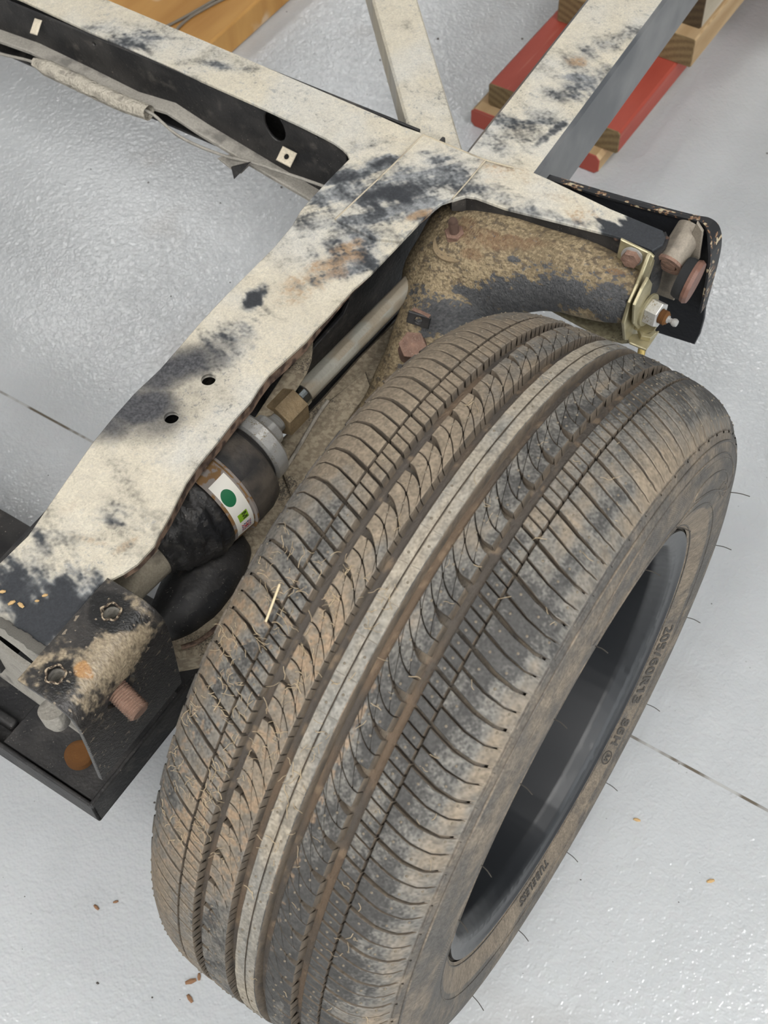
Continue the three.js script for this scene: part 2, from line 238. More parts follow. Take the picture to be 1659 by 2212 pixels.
{
  const f = new THREE.Group(); f.name = 'floor'; scene.add(f); struct(f, 'grey painted concrete workshop floor with a saw-cut joint');
  mesh('floor_slab', boxUV(new THREE.BoxGeometry(RX1 - RX0, .15, JZ - .0016 - RZ0).translate((RX0 + RX1) / 2, -.075, (JZ - .0016 + RZ0) / 2)), floorM, f);
  mesh('floor_slab', boxUV(new THREE.BoxGeometry(RX1 - RX0, .15, RZ1 - JZ - .0016).translate((RX0 + RX1) / 2, -.075, (JZ + .0016 + RZ1) / 2)), floorM, f);
  const jm = mat({ map: perMetre(tex(1024, 64, (u, v) => { const d = fbm(u * 40, v * 2, 4, 40, 2), e = fbm(u * 7, .5, 3, 7, 0); return mixc([.40, .40, .39], [.12, .10, .075], sm(.56, .68, d * .55 + e * .55)); }), 1), roughness: .8 });
  mesh('joint_filler', boxUV(new THREE.BoxGeometry(RX1 - RX0, .14, .0040).translate((RX0 + RX1) / 2, -.0703, JZ)), jm, f);
  const wm = mat({ color: lin(.22, .22, .22), roughness: .9 }), cm = mat({ color: lin(.30, .30, .30), roughness: .95 });
  for (const [n, x0, x1, z0, z1] of [['wall_left', RX0 - .15, RX0, RZ0, RZ1], ['wall_back', RX0 - .15, RX1 + .15, RZ0 - .15, RZ0], ['wall_front', RX0 - .15, RX1 + .15, RZ1, RZ1 + .15]])
    struct(mesh(n, new THREE.BoxGeometry(x1 - x0, CEIL + .4, z1 - z0).translate((x0 + x1) / 2, CEIL / 2, (z0 + z1) / 2), wm), 'plain grey workshop wall');
  const T = CEIL + .2, wr = [[RZ0, ADDED_DOOR.z0, -.2, T], [ADDED_DOOR.z1, RZ1, -.2, T], [ADDED_DOOR.z0, ADDED_DOOR.z1, ADDED_DOOR.h, T]].map(([a, b, y0, y1]) => new THREE.BoxGeometry(.15, y1 - y0, b - a).translate(RX1 + .075, (y0 + y1) / 2, (a + b) / 2));
  struct(mesh('wall_right', mergeGeometries(wr), wm), 'grey workshop wall with a wide open doorway added for fill light');
  const dl = new THREE.RectAreaLight(lin(.94, .98, 1.0), ADDED_DOOR_POWER, ADDED_DOOR.z1 - ADDED_DOOR.z0, ADDED_DOOR.h); dl.position.set(RX1 - .01, ADDED_DOOR.h / 2, (ADDED_DOOR.z0 + ADDED_DOOR.z1) / 2); dl.rotation.set(0, Math.PI / 2, 0); dl.name = 'added_doorway_fill'; dl.castShadow = true; scene.add(dl);  // area light added in the doorway to brighten from the right
  struct(mesh('ceiling', new THREE.BoxGeometry(RX1 - RX0, .15, RZ1 - RZ0).translate((RX0 + RX1) / 2, CEIL + .075 + .06, (RZ0 + RZ1) / 2), cm), 'white workshop ceiling');
}
{
  const glow = mat({ color: lin(.9, .9, .9), emissive: lin(1, .98, .95), emissiveIntensity: LAMP_GLOW, roughness: .6 }), shell = mat({ color: lin(.7, .7, .7), roughness: .5 });
  for (const [x, z, LAMP_W] of LAMPS) {
    const t = thing('ceiling_and_fill_light', 'white flat panel light under the workshop ceiling, most of them added as fill', 'ceiling light', [x, CEIL, z], 'ceiling panel lights');
    mesh('housing', new RoundedBoxGeometry(LAMP_W + .04, .05, LAMP_L + .04, 2, .006).translate(0, .03, 0), shell, t);
    mesh('diffuser', new THREE.BoxGeometry(LAMP_W, .006, LAMP_L).translate(0, .003, 0), glow, t);
    const l = new THREE.RectAreaLight(lin(1, .985, .96), LAMP_POWER, LAMP_W, LAMP_L); l.position.set(0, -.004, 0); l.rotation.set(-Math.PI / 2, 0, 0); l.castShadow = true; t.add(l);
  }
}
// ---------------------------------------------------------------- the wheel: tyre and rim
const wheel = thing('wheel', 'dusty used car tyre on a black steel rim, standing beside the steel frame', 'wheel');
const PROF = [[0, .288], [.030, .2873], [.0566, .2856], [.070, .2832], [.080, .2795], [.088, .2742], [.093, .2692], [.0965, .264]];
const Rof = (x) => { x = Math.abs(x); let i = 0; while (i < PROF.length - 2 && x > PROF[i + 1][0]) i++; const p = (k) => PROF[clamp(k, 0, PROF.length - 1)], [x0, y0] = p(i), [x1, y1] = p(i + 1), t = clamp((x - x0) / (x1 - x0), 0, 1.2);
  const m0 = i ? (y1 - p(i - 1)[1]) / (x1 - p(i - 1)[0]) : 0, m1 = i < PROF.length - 2 ? (p(i + 2)[1] - y0) / (p(i + 2)[0] - x0) : (y1 - y0) / (x1 - x0), h = x1 - x0, t2 = t * t, t3 = t2 * t;
  return (2 * t3 - 3 * t2 + 1) * y0 + (t3 - 2 * t2 + t) * h * m0 + (-2 * t3 + 3 * t2) * y1 + (t3 - t2) * h * m1; };
const SIDE = [[.0975, .2618], [.0992, .2588], [.0998, .2574], [.1006, .2562], [.103, .2500], [.1058, .2400], [.1070, .2300], [.1067, .2190], [.1050, .2075], [.1022, .1985], [.0995, .1925], [.0972, .1875], [.0952, .1838], [.0925, .1815], [.088, .180]];
const TV = (x) => (x + .2) / .4;   // texture row: across the tread by width, on along the sidewalls by height
const sideV = (x, r) => (x > 0 ? 1 : -1) * (.0965 + (.264 - r));
const pt = (x, r, f) => V3(x, HUB + r * Math.cos(f), r * Math.sin(f));
const PITCH = 72, DP = 2 * Math.PI / PITCH, DEG = Math.PI / 180;
const ribs = { c: .008, m0: .0163, m1: .0360, s0: .0443, s1: .0559, o0: .0578, o1: .0962 };
const lateral = (x) => { const a = Math.abs(x); return Math.sign(x) * (74 * DEG * (Math.min(a, .088) - .0566) + (a > .084 ? 0 : 0) - (a > .075 ? 40 * DEG * (a - .075) : 0)); };
const mid = (x) => { const t = clamp((Math.abs(x) - ribs.m0) / (ribs.m1 - ribs.m0)); return Math.sign(x) * 3.3 * DEG * (1 - Math.pow(1 - t, 1.9)); };

const inGroove = (a) => (a > ribs.c && a < ribs.m0) || (a > ribs.m1 && a < ribs.s0);
const tyreMap = tex(2048, 1024, (u, v) => {   // u: half a turn, v: across
  const x = v * .4 - .2, a = Math.abs(x), f = u * 180, n1 = fbm(u * 12, v * 14, 5, 12, 0), n2 = fbm(u * 60, v * 40, 4, 60, 0), fine = noise(u * 700, v * 330, 700, 0), g2 = fbm(u * 240, v * 110, 2, 240, 0);
  const RUB = [.052, .050, .047], DU = mixc([.145, .112, .077], [.26, .208, .148], n1 * .5 + n2 * .5), GREY = [.145, .138, .124];
  let c, hatch = 1; { const sv = a - .0965, sg = Math.sign(x); if (sv > .020 && sv < .035) hatch = .72 + .5 * (((u * 340 + sv * 620 * sg) % 1 + 1) % 1); else if (sv > .0365 && sv < .047) hatch = .74 + .46 * (((u * 250 - sv * 500 * sg) % 1 + 1) % 1); }
  if (a < ribs.c) { c = mixc(mixc([.30, .262, .205], [.215, .205, .182], sm(.35, .65, n1)), RUB, sm(.62, .8, n2) * .4); }
  else if (a < .0966) {
    const edge = sm(.082, .092, x) * .28, left = x < 0 ? .25 : 0, top = sm(20, 0, f) * .35 + sm(140, 170, f) * .35 + (x > 0 ? -.12 * sm(20, 60, f) : 0);
    let d = .30 - (x > .03 ? .10 : 0) + (n1 - .5) * 1.15 + (n2 - .5) * .6 + edge + left + top; d = clamp(d);
    c = mixc(mixc(RUB, GREY, sm(.1, .5, d + (fine - .5) * .2)), DU, sm(.3, .85, d) * .9);
    if (x < .02 && x > -.095) { const w = sm(15, 30, f) * (1 - sm(55, 80, f)); c = mixc(c, [.25, .165, .098], w * sm(.52, .75, g2 + (n1 - .5) * .5) * .55); }
  } else { const sv = a - .0965, ring = sm(.0595, .0605, sv), d = clamp(.35 + .35 * ring + (n1 - .5) * .9 + (n2 - .5) * .5); c = mixc(mixc(RUB, [.11, .10, .088], .5), mixc([.13, .104, .078], [.215, .175, .128], n2), sm(.2, .8, d)); }
  const k = (.72 + .56 * fine) * (.78 + .44 * g2) * hatch; return [c[0] * k, c[1] * k, c[2] * k];
});
const tyreBump = tex(2048, 1024, (u, v) => {
  const x = v * .4 - .2, a = Math.abs(x), s = Math.sign(x);
  let h = .55 + .3 * (fbm(u * 300, v * 140, 3, 300, 0) - .5);
  if (a < .0006 && fbm(u * 60, 1, 2, 60, 0) > .28) h = .05;
  const sv = a - .0965 + 0;   // saw-tooth band under the shoulder on the sidewall
  if (sv > .020 && sv < .035) h -= .42 * (((u * 340 + sv * 620 * s) % 1 + 1) % 1);
  if (sv > .0365 && sv < .047) h -= .42 * (((u * 250 - sv * 500 * s) % 1 + 1) % 1);
  if (Math.abs(sv - .0358) < .0006 || Math.abs(sv - .0185) < .0005) h = .1;
  return h;
}, false);
const tyreM = mat({ map: tyreMap, bumpMap: tyreBump, bumpScale: .0011, roughness: .78 });
const grooveM = mat({ map: perMetre(tex(256, 256, (u, v) => mixc([.052, .050, .047], [.18, .142, .102], fbm(u * 8, v * 8, 5, 8, 8) * 1.1)), .05), roughness: .9, bumpMap: blackBump, bumpScale: .0006 });

// carcass: groove bottoms, shoulders and sidewalls
const carcassPts = []; {
  const DEPTH = .0072; for (let i = 0; i <= 48; i++) { const x = i / 48 * .0935; carcassPts.push([x, Rof(x) - (x < ribs.o0 ? DEPTH : mix(DEPTH, .0030, sm(.07, .0935, x))), x]); }
  carcassPts.push([.0962, .2642, .0962]); for (const [x, r] of SIDE) carcassPts.push([x, r, sideV(x, r)]);
}
function revolve(list, f0, f1, seg) {
  const pos = [], uv = [], idx = [], n = list.length;
  for (let j = 0; j <= seg; j++) { const f = mix(f0, f1, j / seg); for (const [x, r, s] of list) { pos.push(x, HUB + r * Math.cos(f), r * Math.sin(f)); uv.push(f / Math.PI, TV(s)); } }
  for (let j = 0; j < seg; j++) for (let i = 0; i < n - 1; i++) { const a = j * n + i, b = a + 1, c = a + n, d = c + 1; idx.push(a, b, d, a, d, c); }
  const g = new THREE.BufferGeometry(); g.setAttribute('position', new THREE.Float32BufferAttribute(pos, 3)); g.setAttribute('uv', new THREE.Float32BufferAttribute(uv, 2)); g.setIndex(idx); g.computeVertexNormals();
  const nn = g.attributes.normal; for (let i = 0; i < n; i++) { const a = i, b = seg * n + i, v = V3(nn.getX(a) + nn.getX(b), nn.getY(a) + nn.getY(b), nn.getZ(a) + nn.getZ(b)).normalize(); nn.setXYZ(a, v.x, v.y, v.z); nn.setXYZ(b, v.x, v.y, v.z); }
  return g;
}
const full = [...carcassPts.slice(1).reverse().map(([x, r, s]) => [-x, r, -s]), ...carcassPts];
const sides = (sg) => { const l = carcassPts.filter(([x]) => x > .0925).map(([x, r, s]) => [sg * x, r, sg * s]); return sg > 0 ? l.reverse() : l; };
const tyre = mesh('tyre', mergeGeometries([revolve(sides(1), -Math.PI, Math.PI, 300), revolve(sides(-1), -Math.PI, Math.PI, 300)]), tyreM, wheel);
{ const fm = mat({ map: tex(2048, 256, (u, v) => { const x = v * .4 - .2, a = Math.abs(x), n1 = fbm(u * 16, v * 30, 5, 16, 0), n2 = fbm(u * 90, v * 60, 3, 90, 0); return inGroove(a) ? mixc(mixc([.135, .096, .065], [.082, .070, .058], sm(.35, .62, n1)), [.26, .19, .125], sm(.62, .82, n2) * .6) : mixc([.052, .050, .047], [.20, .16, .115], n2); }), roughness: .9, bumpMap: blackBump, bumpScale: .0008 });
  mesh('groove_floor', revolve(full.filter(([x]) => Math.abs(x) < .0935).reverse(), -Math.PI, Math.PI, 240), fm, tyre).userData.label = 'brown dirt in the groove floors'; }
tyre.userData.label = 'tyre with three wide grooves and fine sipes, coated in brown dust';

// one tread piece between two lateral cuts lo(x), hi(x), from x0 to x1
function piece(x0, x1, lo, hi, M, depth) {
  const top = [], pos = [], nor = [], uv = [], wp = [], wn = [], wu = [], bev = .00045;
  const xs = []; for (let i = 0; i <= M; i++) xs.push(mix(x0, x1, i / M));
  const nrm = (x, f) => { const d = (Rof(x + .0005) - Rof(x - .0005)) / .001 * (x < 0 ? 1 : 1); return V3(-d, Math.cos(f), Math.sin(f)).normalize(); };
  const row = xs.map((x) => { const a = lo(x), b = hi(x), R = Rof(x), e = bev / R; return { x, R, a, b, ai: Math.min(a + e, (a + b) / 2), bi: Math.max(b - e, (a + b) / 2) }; });
  const P = (x, r, f) => pt(x, r, f);
  const quad = (A, B, C, D, N, U, tp) => { const [p, n, q] = tp ? [pos, nor, uv] : [wp, wn, wu]; const nn = N ?? (() => { const v = B.clone().sub(A).cross(D.clone().sub(A)); if (v.lengthSq() < 1e-18) v.copy(C).sub(B).cross(D.clone().sub(B)); return v.negate().normalize(); })();
    for (const k of [0, 2, 1, 0, 3, 2]) { const v = [A, B, C, D][k]; p.push(v.x, v.y, v.z); const m = Array.isArray(nn) ? nn[k] : nn; n.push(m.x, m.y, m.z); q.push(U[k][0], U[k][1]); } };
  for (let i = 0; i < M; i++) {
    const p = row[i], q = row[i + 1], e0 = i === 0 ? bev : 0, e1 = i === M - 1 ? bev : 0, px = p.x + e0, qx = q.x - e1;
    const U = (x, f) => [f / Math.PI, TV(x)];
    quad(P(px, p.R, p.ai), P(qx, q.R, q.ai), P(qx, q.R, q.bi), P(px, p.R, p.bi), [nrm(p.x, p.ai), nrm(q.x, q.ai), nrm(q.x, q.bi), nrm(p.x, p.bi)], [U(px, p.ai), U(qx, q.ai), U(qx, q.bi), U(px, p.bi)], true);
    const dp = depth(p.x), dq = depth(q.x);
    for (const s of [0, 1]) {
      const A = P(px, p.R, s ? p.bi : p.ai), B = P(qx, q.R, s ? q.bi : q.ai), A2 = P(p.x, p.R - bev, s ? p.b : p.a), B2 = P(q.x, q.R - bev, s ? q.b : q.a), A3 = P(p.x, p.R - dp, s ? p.b : p.a), B3 = P(q.x, q.R - dq, s ? q.b : q.a);
      const u4 = [U(px, p.ai), U(qx, q.ai), U(qx, q.ai), U(px, p.ai)], w4 = [[p.x, 0], [q.x, 0], [q.x, dq], [p.x, dp]];
      if (s) { quad(A, B, B2, A2, null, u4, true); quad(A2, B2, B3, A3, null, w4); } else { quad(B, A, A2, B2, null, u4, true); quad(B2, A2, A3, B3, null, w4); }
    }
  }
  for (const s of [0, 1]) { const p = s ? row[M] : row[0], sg = s ? 1 : -1, dd = depth(p.x), slope = .0016 * sg, xi = p.x - bev * sg; const K = 3;
    for (let k = 0; k < K; k++) { const fa = mix(p.a, p.b, k / K), fb = mix(p.a, p.b, (k + 1) / K), ta = mix(p.ai, p.bi, k / K), tb = mix(p.ai, p.bi, (k + 1) / K);
      const A = P(xi, p.R, ta), B = P(xi, p.R, tb), A2 = P(p.x, p.R - bev, fa), B2 = P(p.x, p.R - bev, fb), A3 = P(p.x + slope, p.R - dd, fa), B3 = P(p.x + slope, p.R - dd, fb), u4 = [fa, fb, fb, fa].map((f) => [f / Math.PI, TV(p.x)]), w4 = [[fa * .28, 0], [fb * .28, 0], [fb * .28, dd], [fa * .28, dd]];
      if (s) { quad(A, A2, B2, B, null, [u4[0], u4[0], u4[1], u4[1]], true); quad(A2, A3, B3, B2, null, [w4[0], w4[3], w4[2], w4[1]]); } else { quad(B, B2, A2, A, null, [u4[1], u4[1], u4[0], u4[0]], true); quad(B2, B3, A3, A2, null, [w4[1], w4[2], w4[3], w4[0]]); } } }
  const g = new THREE.BufferGeometry(), nt = pos.length / 3, nw = wp.length / 3;
  g.setAttribute('position', new THREE.Float32BufferAttribute([...pos, ...wp], 3)); g.setAttribute('normal', new THREE.Float32BufferAttribute([...nor, ...wn], 3)); g.setAttribute('uv', new THREE.Float32BufferAttribute([...uv, ...wu], 2));
  g.addGroup(0, nt, 0); g.addGroup(nt, nw, 1); return g;
}
const gap = (w, x) => w / Rof(x) / 2;
const pieces = [];
// block ribs: one curved slot and one curved sipe per pitch, crossed by fine steep sipes that split the blocks
function midCuts(s, f0, off) {
  const wWide = (x) => mix(.0010, .0058, Math.pow(sm(ribs.m0 + .003, ribs.m1, Math.abs(x)), 1.7)), wThin = () => .0009, K = .60 * DEG * 1000, NS = 60;
  for (let h = 0; h < 2; h++) {
    const fa = f0 + (off + .1 + h * .5) * DP, fb = fa + .5 * DP, wa = h ? wThin : wWide, wb = h ? wWide : wThin;
    const lo = (x) => fa + mid(x) + gap(wa(x), x), hi = (x) => fb + mid(x) - gap(wb(x), x), a0 = s > 0 ? ribs.m0 : -ribs.m1, a1 = s > 0 ? ribs.m1 : -ribs.m0;
    // steep sipes: rise with |x| on the outer side, fall on the inner one
    const lines = []; for (let k = -4; k <= 4; k++) lines.push((x) => f0 + (off + .32 + k) * DP + s * (Math.abs(x) - ribs.m0) * K);
    const live = (x) => Math.abs(x) > ribs.m0 + .0012 && Math.abs(x) < ribs.m0 + .0150;
    // regions of the block between consecutive lines; a line outside its live span leaves the block whole
    const cutsHere = lines.filter((L) => { for (let i = 0; i <= NS; i++) { const x = mix(a0, a1, i / NS); if (live(x) && L(x) > lo(x) && L(x) < hi(x)) return true; } return false; });
    const bounds = [null, ...cutsHere, null];
    for (let b = 0; b < bounds.length - 1; b++) {
      const P = bounds[b], Q = bounds[b + 1], l2 = (x) => (P ? Math.max(lo(x), P(x) + gap(.0007, x)) : lo(x)), h2 = (x) => (Q ? Math.min(hi(x), Q(x) - gap(.0007, x)) : hi(x));
      let xa = null, xb = null; for (let i = 0; i <= NS; i++) { const x = mix(a0, a1, i / NS); if (h2(x) - l2(x) > .0006 / .28) { if (xa === null) xa = x; xb = x; } }
      if (xa !== null && xb - xa > .0012) pieces.push({ x0: xa, x1: xb, lo: l2, hi: h2, M: Math.max(5, Math.round((xb - xa) / .0016)), depth: () => .0074 });
    }
  }
}
for (let k = 0; k < PITCH; k++) {
  const f0 = -Math.PI + (k + .0) * DP, jit = 0;
  for (const s of [-1, 1]) {
    const cut = (fr, w, base) => (x) => f0 + fr * DP + base(x) + jit, add = [];
    const X = (a, b) => (s > 0 ? [a, b] : [-b, -a]);
    const series = (x0, x1, cuts, base, M, depth) => { for (let i = 0; i < cuts.length; i++) { const [fr, w] = cuts[i], nx = cuts[(i + 1) % cuts.length], fr2 = i + 1 < cuts.length ? nx[0] : nx[0] + 1; const wa = typeof w === 'function' ? w : () => w, wb = typeof nx[1] === 'function' ? nx[1] : () => nx[1]; const [a, b] = X(x0, x1);
      pieces.push({ x0: a, x1: b, lo: (x) => f0 + fr * DP + base(x) + gap(wa(x), x), hi: (x) => f0 + fr2 * DP + base(x) - gap(wb(x), x), M, depth }); } };
    const off = s > 0 ? .0 : .35;
    series(ribs.o0, ribs.o1, [[off, (x) => mix(.0032, .0019, sm(.06, .094, Math.abs(x)))], [off + .5, (x) => mix(.0019, .0011, sm(.06, .09, Math.abs(x)))]], lateral, 9, (x) => mix(.0074, .0034, sm(.07, .0955, Math.abs(x))));
    series(ribs.s0, ribs.s1, [[off, .0025], [off + .36, .0014], [off + .68, .0014]], lateral, 3, () => .0074);
    midCuts(s, f0, off); if (0) series(ribs.m0, ribs.m1, [[off + .1, (x) => mix(.0007, .0042, Math.pow(sm(ribs.m0 + .004, ribs.m1, Math.abs(x)), 1.6))], [off + .6, .0009]], mid, 7, () => .0074);
  }
  for (const [xa, xb] of [[-ribs.c, -.00045], [.00045, ribs.c]]) pieces.push({ x0: xa, x1: xb, lo: () => f0, hi: () => f0 + DP, M: 3, depth: () => .0074, rib: true });
}
{
  // the pieces that show largest become parts of their own, the rest one part
  const cp = V3(); const scored = [];
  for (const p of pieces) { if (p.rib) continue; const x = (p.x0 + p.x1) / 2, f = (p.lo(x) + p.hi(x)) / 2, R = Rof(x); cp.copy(pt(x, R, f)); const n = V3(-(Rof(x + .001) - Rof(x - .001)) / .002, Math.cos(f), Math.sin(f)).normalize(), d = EYE.clone().sub(cp), L = d.length(), area = (p.x1 - p.x0) * (p.hi(x) - p.lo(x)) * R; p.score = Math.max(0, n.dot(d) / L) * area / (L * L); scored.push(p); }
  scored.sort((a, b) => b.score - a.score); const rest = [];
  scored.forEach((p, i) => { const g = piece(p.x0, p.x1, p.lo, p.hi, p.M, p.depth); if (i < 300) { const o = mesh('tread_block', g, [tyreM, grooveM], tyre); o.userData.n = i; } else rest.push(g); });
  for (const o of tyre.children) delete o.userData.n;
  const merge2 = (list) => { const g = mergeGeometries(list.map((q) => { const c = q.clone(); c.clearGroups(); c.setDrawRange(0, Infinity); return c; })); let at = 0; for (const q of list) for (const r of q.groups) g.addGroup(at + r.start, r.count, r.materialIndex), 0; g.clearGroups(); at = 0; for (const q of list) { for (const r of q.groups) g.addGroup(at + r.start, r.count, r.materialIndex); at += q.attributes.position.count; } return g; };
  const o = mesh('tread_blocks', merge2(rest), [tyreM, grooveM], tyre); tag(o, 'remaining tread blocks round the tyre', null, null, 'stuff');
  const cr = mesh('centre_rib', merge2(pieces.filter((p) => p.rib).map((p) => piece(p.x0, p.x1, p.lo, p.hi, p.M, p.depth))), [tyreM, grooveM], tyre); cr.userData.label = 'continuous centre rib, paler than the other ribs';
  // vent nubs, too many to count
  const nubs = [], base = new THREE.SphereGeometry(.00095, 7, 4, 0, Math.PI * 2, 0, Math.PI / 2).toNonIndexed(); base.deleteAttribute('uv');
  for (let k = 0; k < PITCH; k++) for (const s of [-1, 1]) for (const [ax, fr] of [[.066, .22], [.080, .28], [.066, .74], [.08, .82], [.0905, .12], [.0905, .6], [.049, .18], [.051, .52], [.0495, .84], [.023, .15], [.029, .35], [.0245, .78], [.030, .92], [.0042, .4]]) {
    if (rnd() < .25) continue; const x = s * ax + rr(-.001, .001), off = s > 0 ? 0 : .35, f = -Math.PI + (k + fr + off) * DP + (ax > .04 ? lateral(x) : ax > .01 ? mid(x) : 0);
    if (f > 120 * DEG || f < -75 * DEG) continue;
    const n = V3(-(Rof(x + .001) - Rof(x - .001)) / .002, Math.cos(f), Math.sin(f)).normalize(), p = pt(x, Rof(x) - .0001, f); const g = base.clone(); g.applyMatrix4(new THREE.Matrix4().compose(p, new THREE.Quaternion().setFromUnitVectors(V3(0, 1, 0), n), V3(1, rr(.5, 1), 1))); nubs.push(g);
  }
  tag(mesh('vent_nubs', mergeGeometries(nubs), mat({ color: lin(.16, .135, .10), roughness: .8 }), tyre), 'tiny rubber vent nubs on the tread', null, null, 'stuff');
}
// shoulder scallops: raised bars along the shoulder edge of the outer side
{
  const bars = [];
  for (let k = 0; k < PITCH; k++) for (const s of [-1, 1]) { const f0 = -Math.PI + (k + (s > 0 ? 0 : .35)) * DP + lateral(.0962 * s); const seg = []; for (let i = 0; i <= 4; i++) seg.push(pt(s * .0974, .2622, f0 + DP * (.12 + .76 * i / 4))); bars.push(new THREE.TubeGeometry(new THREE.CatmullRomCurve3(seg), 4, .0011, 5)); }
  const g = mergeGeometries(bars); const p = g.attributes.position, uv = g.attributes.uv; for (let i = 0; i < p.count; i++) uv.setXY(i, Math.atan2(p.getZ(i), p.getY(i) - HUB) / Math.PI, TV(Math.sign(p.getX(i)) * .098));
  tag(mesh('shoulder_bars', g, tyreM, tyre), 'short raised bars along the shoulder edges', null, null, 'stuff');
}
// raised lettering on the outer sidewall
const font = await new FontLoader().loadAsync('fonts/droid/droid_sans_bold.typeface.json');
const sideAt = (r) => { for (let i = 0; i < SIDE.length - 1; i++) if (r <= SIDE[i][1] && r >= SIDE[i + 1][1]) { const t = (SIDE[i][1] - r) / (SIDE[i][1] - SIDE[i + 1][1]); return mix(SIDE[i][0], SIDE[i + 1][0], t); } return .1; };
const letterM = mat({ color: lin(.060, .054, .047), roughness: .75 });
function sideText(str, fStart, fEnd, rMid, size) {
  const g = new TextGeometry(str, { font, size, depth: .0008, curveSegments: 5, bevelEnabled: false }); g.computeBoundingBox(); const b = g.boundingBox, w = b.max.x - b.min.x, h = b.max.y - b.min.y, p = g.attributes.position;
  for (let i = 0; i < p.count; i++) { const t = (p.getX(i) - b.min.x) / w, r = rMid + (p.getY(i) - b.min.y - h / 2), f = mix(fStart, fEnd, t) * DEG, q = pt(sideAt(r) + .0002 + p.getZ(i), r, f); p.setXYZ(i, q.x, q.y, q.z); }
  g.computeVertexNormals(); return mesh('sidewall_lettering', g, letterM, tyre);
}
sideText('205/60R13', 246, 221.5, .1945, .0098); sideText('86H', 216.8, 209, .1945, .0098); sideText('TUBELESS', 173, 158, .1935, .0072); sideText('M', 206.2, 204.2, .1945, .0055);
{ const ring = []; for (let i = 0; i <= 40; i++) { const a = i / 40 * Math.PI * 2, r = .1945 + .0062 * Math.sin(a), f = 205.2 * DEG + .0062 * Math.cos(a) / .1945; ring.push(pt(sideAt(r) + .0003, r, f)); } const o = mesh('sidewall_emblem', tube(ring, .00055, 40, 5), letterM, tyre); o.userData.label = 'small ringed emblem'; }
// rings and long oval outlines moulded into the sidewall
{
  const gs = []; for (const [r, w] of [[.2565, .0009], [.2085, .0006], [.1865, .0006]]) { const q = []; for (let i = 0; i < 160; i++) { const f = i / 160 * 2 * Math.PI; q.push(pt(sideAt(r) + .0001, r, f)); } gs.push(new THREE.TubeGeometry(new THREE.CatmullRomCurve3(q, true), 320, w, 6, true)); }
  const oval = (fc, df, rc, dr, w) => { const q = []; for (let i = 0; i < 60; i++) { const a = i / 60 * 2 * Math.PI, c = Math.cos(a), s2 = Math.sin(a), f = (fc + df * Math.sign(c) * Math.pow(Math.abs(c), .6)) * DEG, r = rc + dr * Math.sign(s2) * Math.pow(Math.abs(s2), .8); q.push(pt(sideAt(r) + .0001, r, f)); } gs.push(new THREE.TubeGeometry(new THREE.CatmullRomCurve3(q, true), 120, w, 6, true)); };
  oval(-28, 38, .2335, .0155, .0007); oval(-45, 15, .2275, .0078, .0007); oval(-60, 5, .224, .0045, .0006);
  const g = mergeGeometries(gs), p = g.attributes.position, uv = g.attributes.uv; for (let i = 0; i < p.count; i++) uv.setXY(i, Math.atan2(p.getZ(i), p.getY(i) - HUB) / Math.PI, TV(.15));
  mesh('sidewall_rings', g, mat({ map: tyreMap, roughness: .75 }), tyre);
}
// rubber whiskers left from the mould
for (const [f, r, l] of [[-73, .236, .016], [-95, .236, .014], [-117, .236, .013], [-140, .236, .014], [-160, .236, .013], [-178, .236, .013], [160, .236, .012], [137, .236, .014], [8, .214, .010], [22, .212, .011], [34, .212, .011], [50, .212, .010], [-24, .214, .011], [-10, .213, .012], [62, .214, .010]]) {
  const a = pt(sideAt(r), r, f * DEG), d = V3(1, .35 * Math.cos(f * DEG), .35 * Math.sin(f * DEG)).normalize(); mesh('rubber_whisker', tube([a, a.clone().addScaledVector(d, l * .5), a.clone().addScaledVector(d, l).add(V3(0, -.001, .001))], .0004, 6, 5), letterM, tyre);
}
// the rim
const rimM = new THREE.MeshPhysicalMaterial({ color: lin(.012, .0135, .016), roughness: .38, clearcoat: .25, clearcoatRoughness: .3 });
{
  const prof = [[.0800, .1660], [.0850, .1672], [.0880, .1700], [.0890, .1760], [.0915, .1812], [.0950, .1822], [.0966, .1812], [.0966, .1795], [.0945, .1772], [.0938, .1740], [.0932, .1700], [.0915, .1672], [.0880, .1655], [.0845, .1648], [.0835, .1640], [.0810, .1622], [.0760, .1615], [.0300, .1600], [-.0100, .1560], [-.0300, .1500], [-.0500, .1520], [-.0850, .1610], [-.0950, .1810], [-.0965, .1822], [-.0965, .1840]];
  const g = revolve(prof.map(([x, r]) => [x, r, x]), -Math.PI, Math.PI, 220); const rim = mesh('rim', toCreasedNormals(g.toNonIndexed(), .9), rimM, wheel); rim.material.side = THREE.DoubleSide; rim.userData.label = 'gloss black steel rim';
  const disc = revolve([[-.030, .1500], [-.034, .140], [-.030, .110], [-.020, .085], [-.028, .060], [-.030, .030], [-.034, .030], [-.034, .060], [-.026, .085], [-.036, .110], [-.040, .140], [-.038, .1505]].map(([x, r]) => [x, r, x]), -Math.PI, Math.PI, 96); mesh('wheel_disc', disc, rimM, rim);
  const a = pt(.060, .1585, 62 * DEG), d = V3(.75, -.6 * Math.cos(64 * DEG), -.6 * Math.sin(64 * DEG)).normalize(); const v = mesh('valve_stem', turned(a, d, [[0, 0], [0, .0075], [.004, .0072], [.012, .005], [.03, .0045], [.03, .005], [.038, .005], [.0385, .004], [.0385, 0]], 20), mat({ color: lin(.08, .085, .09), roughness: .45 }), rim); v.userData.label = 'rubber valve stem';
}
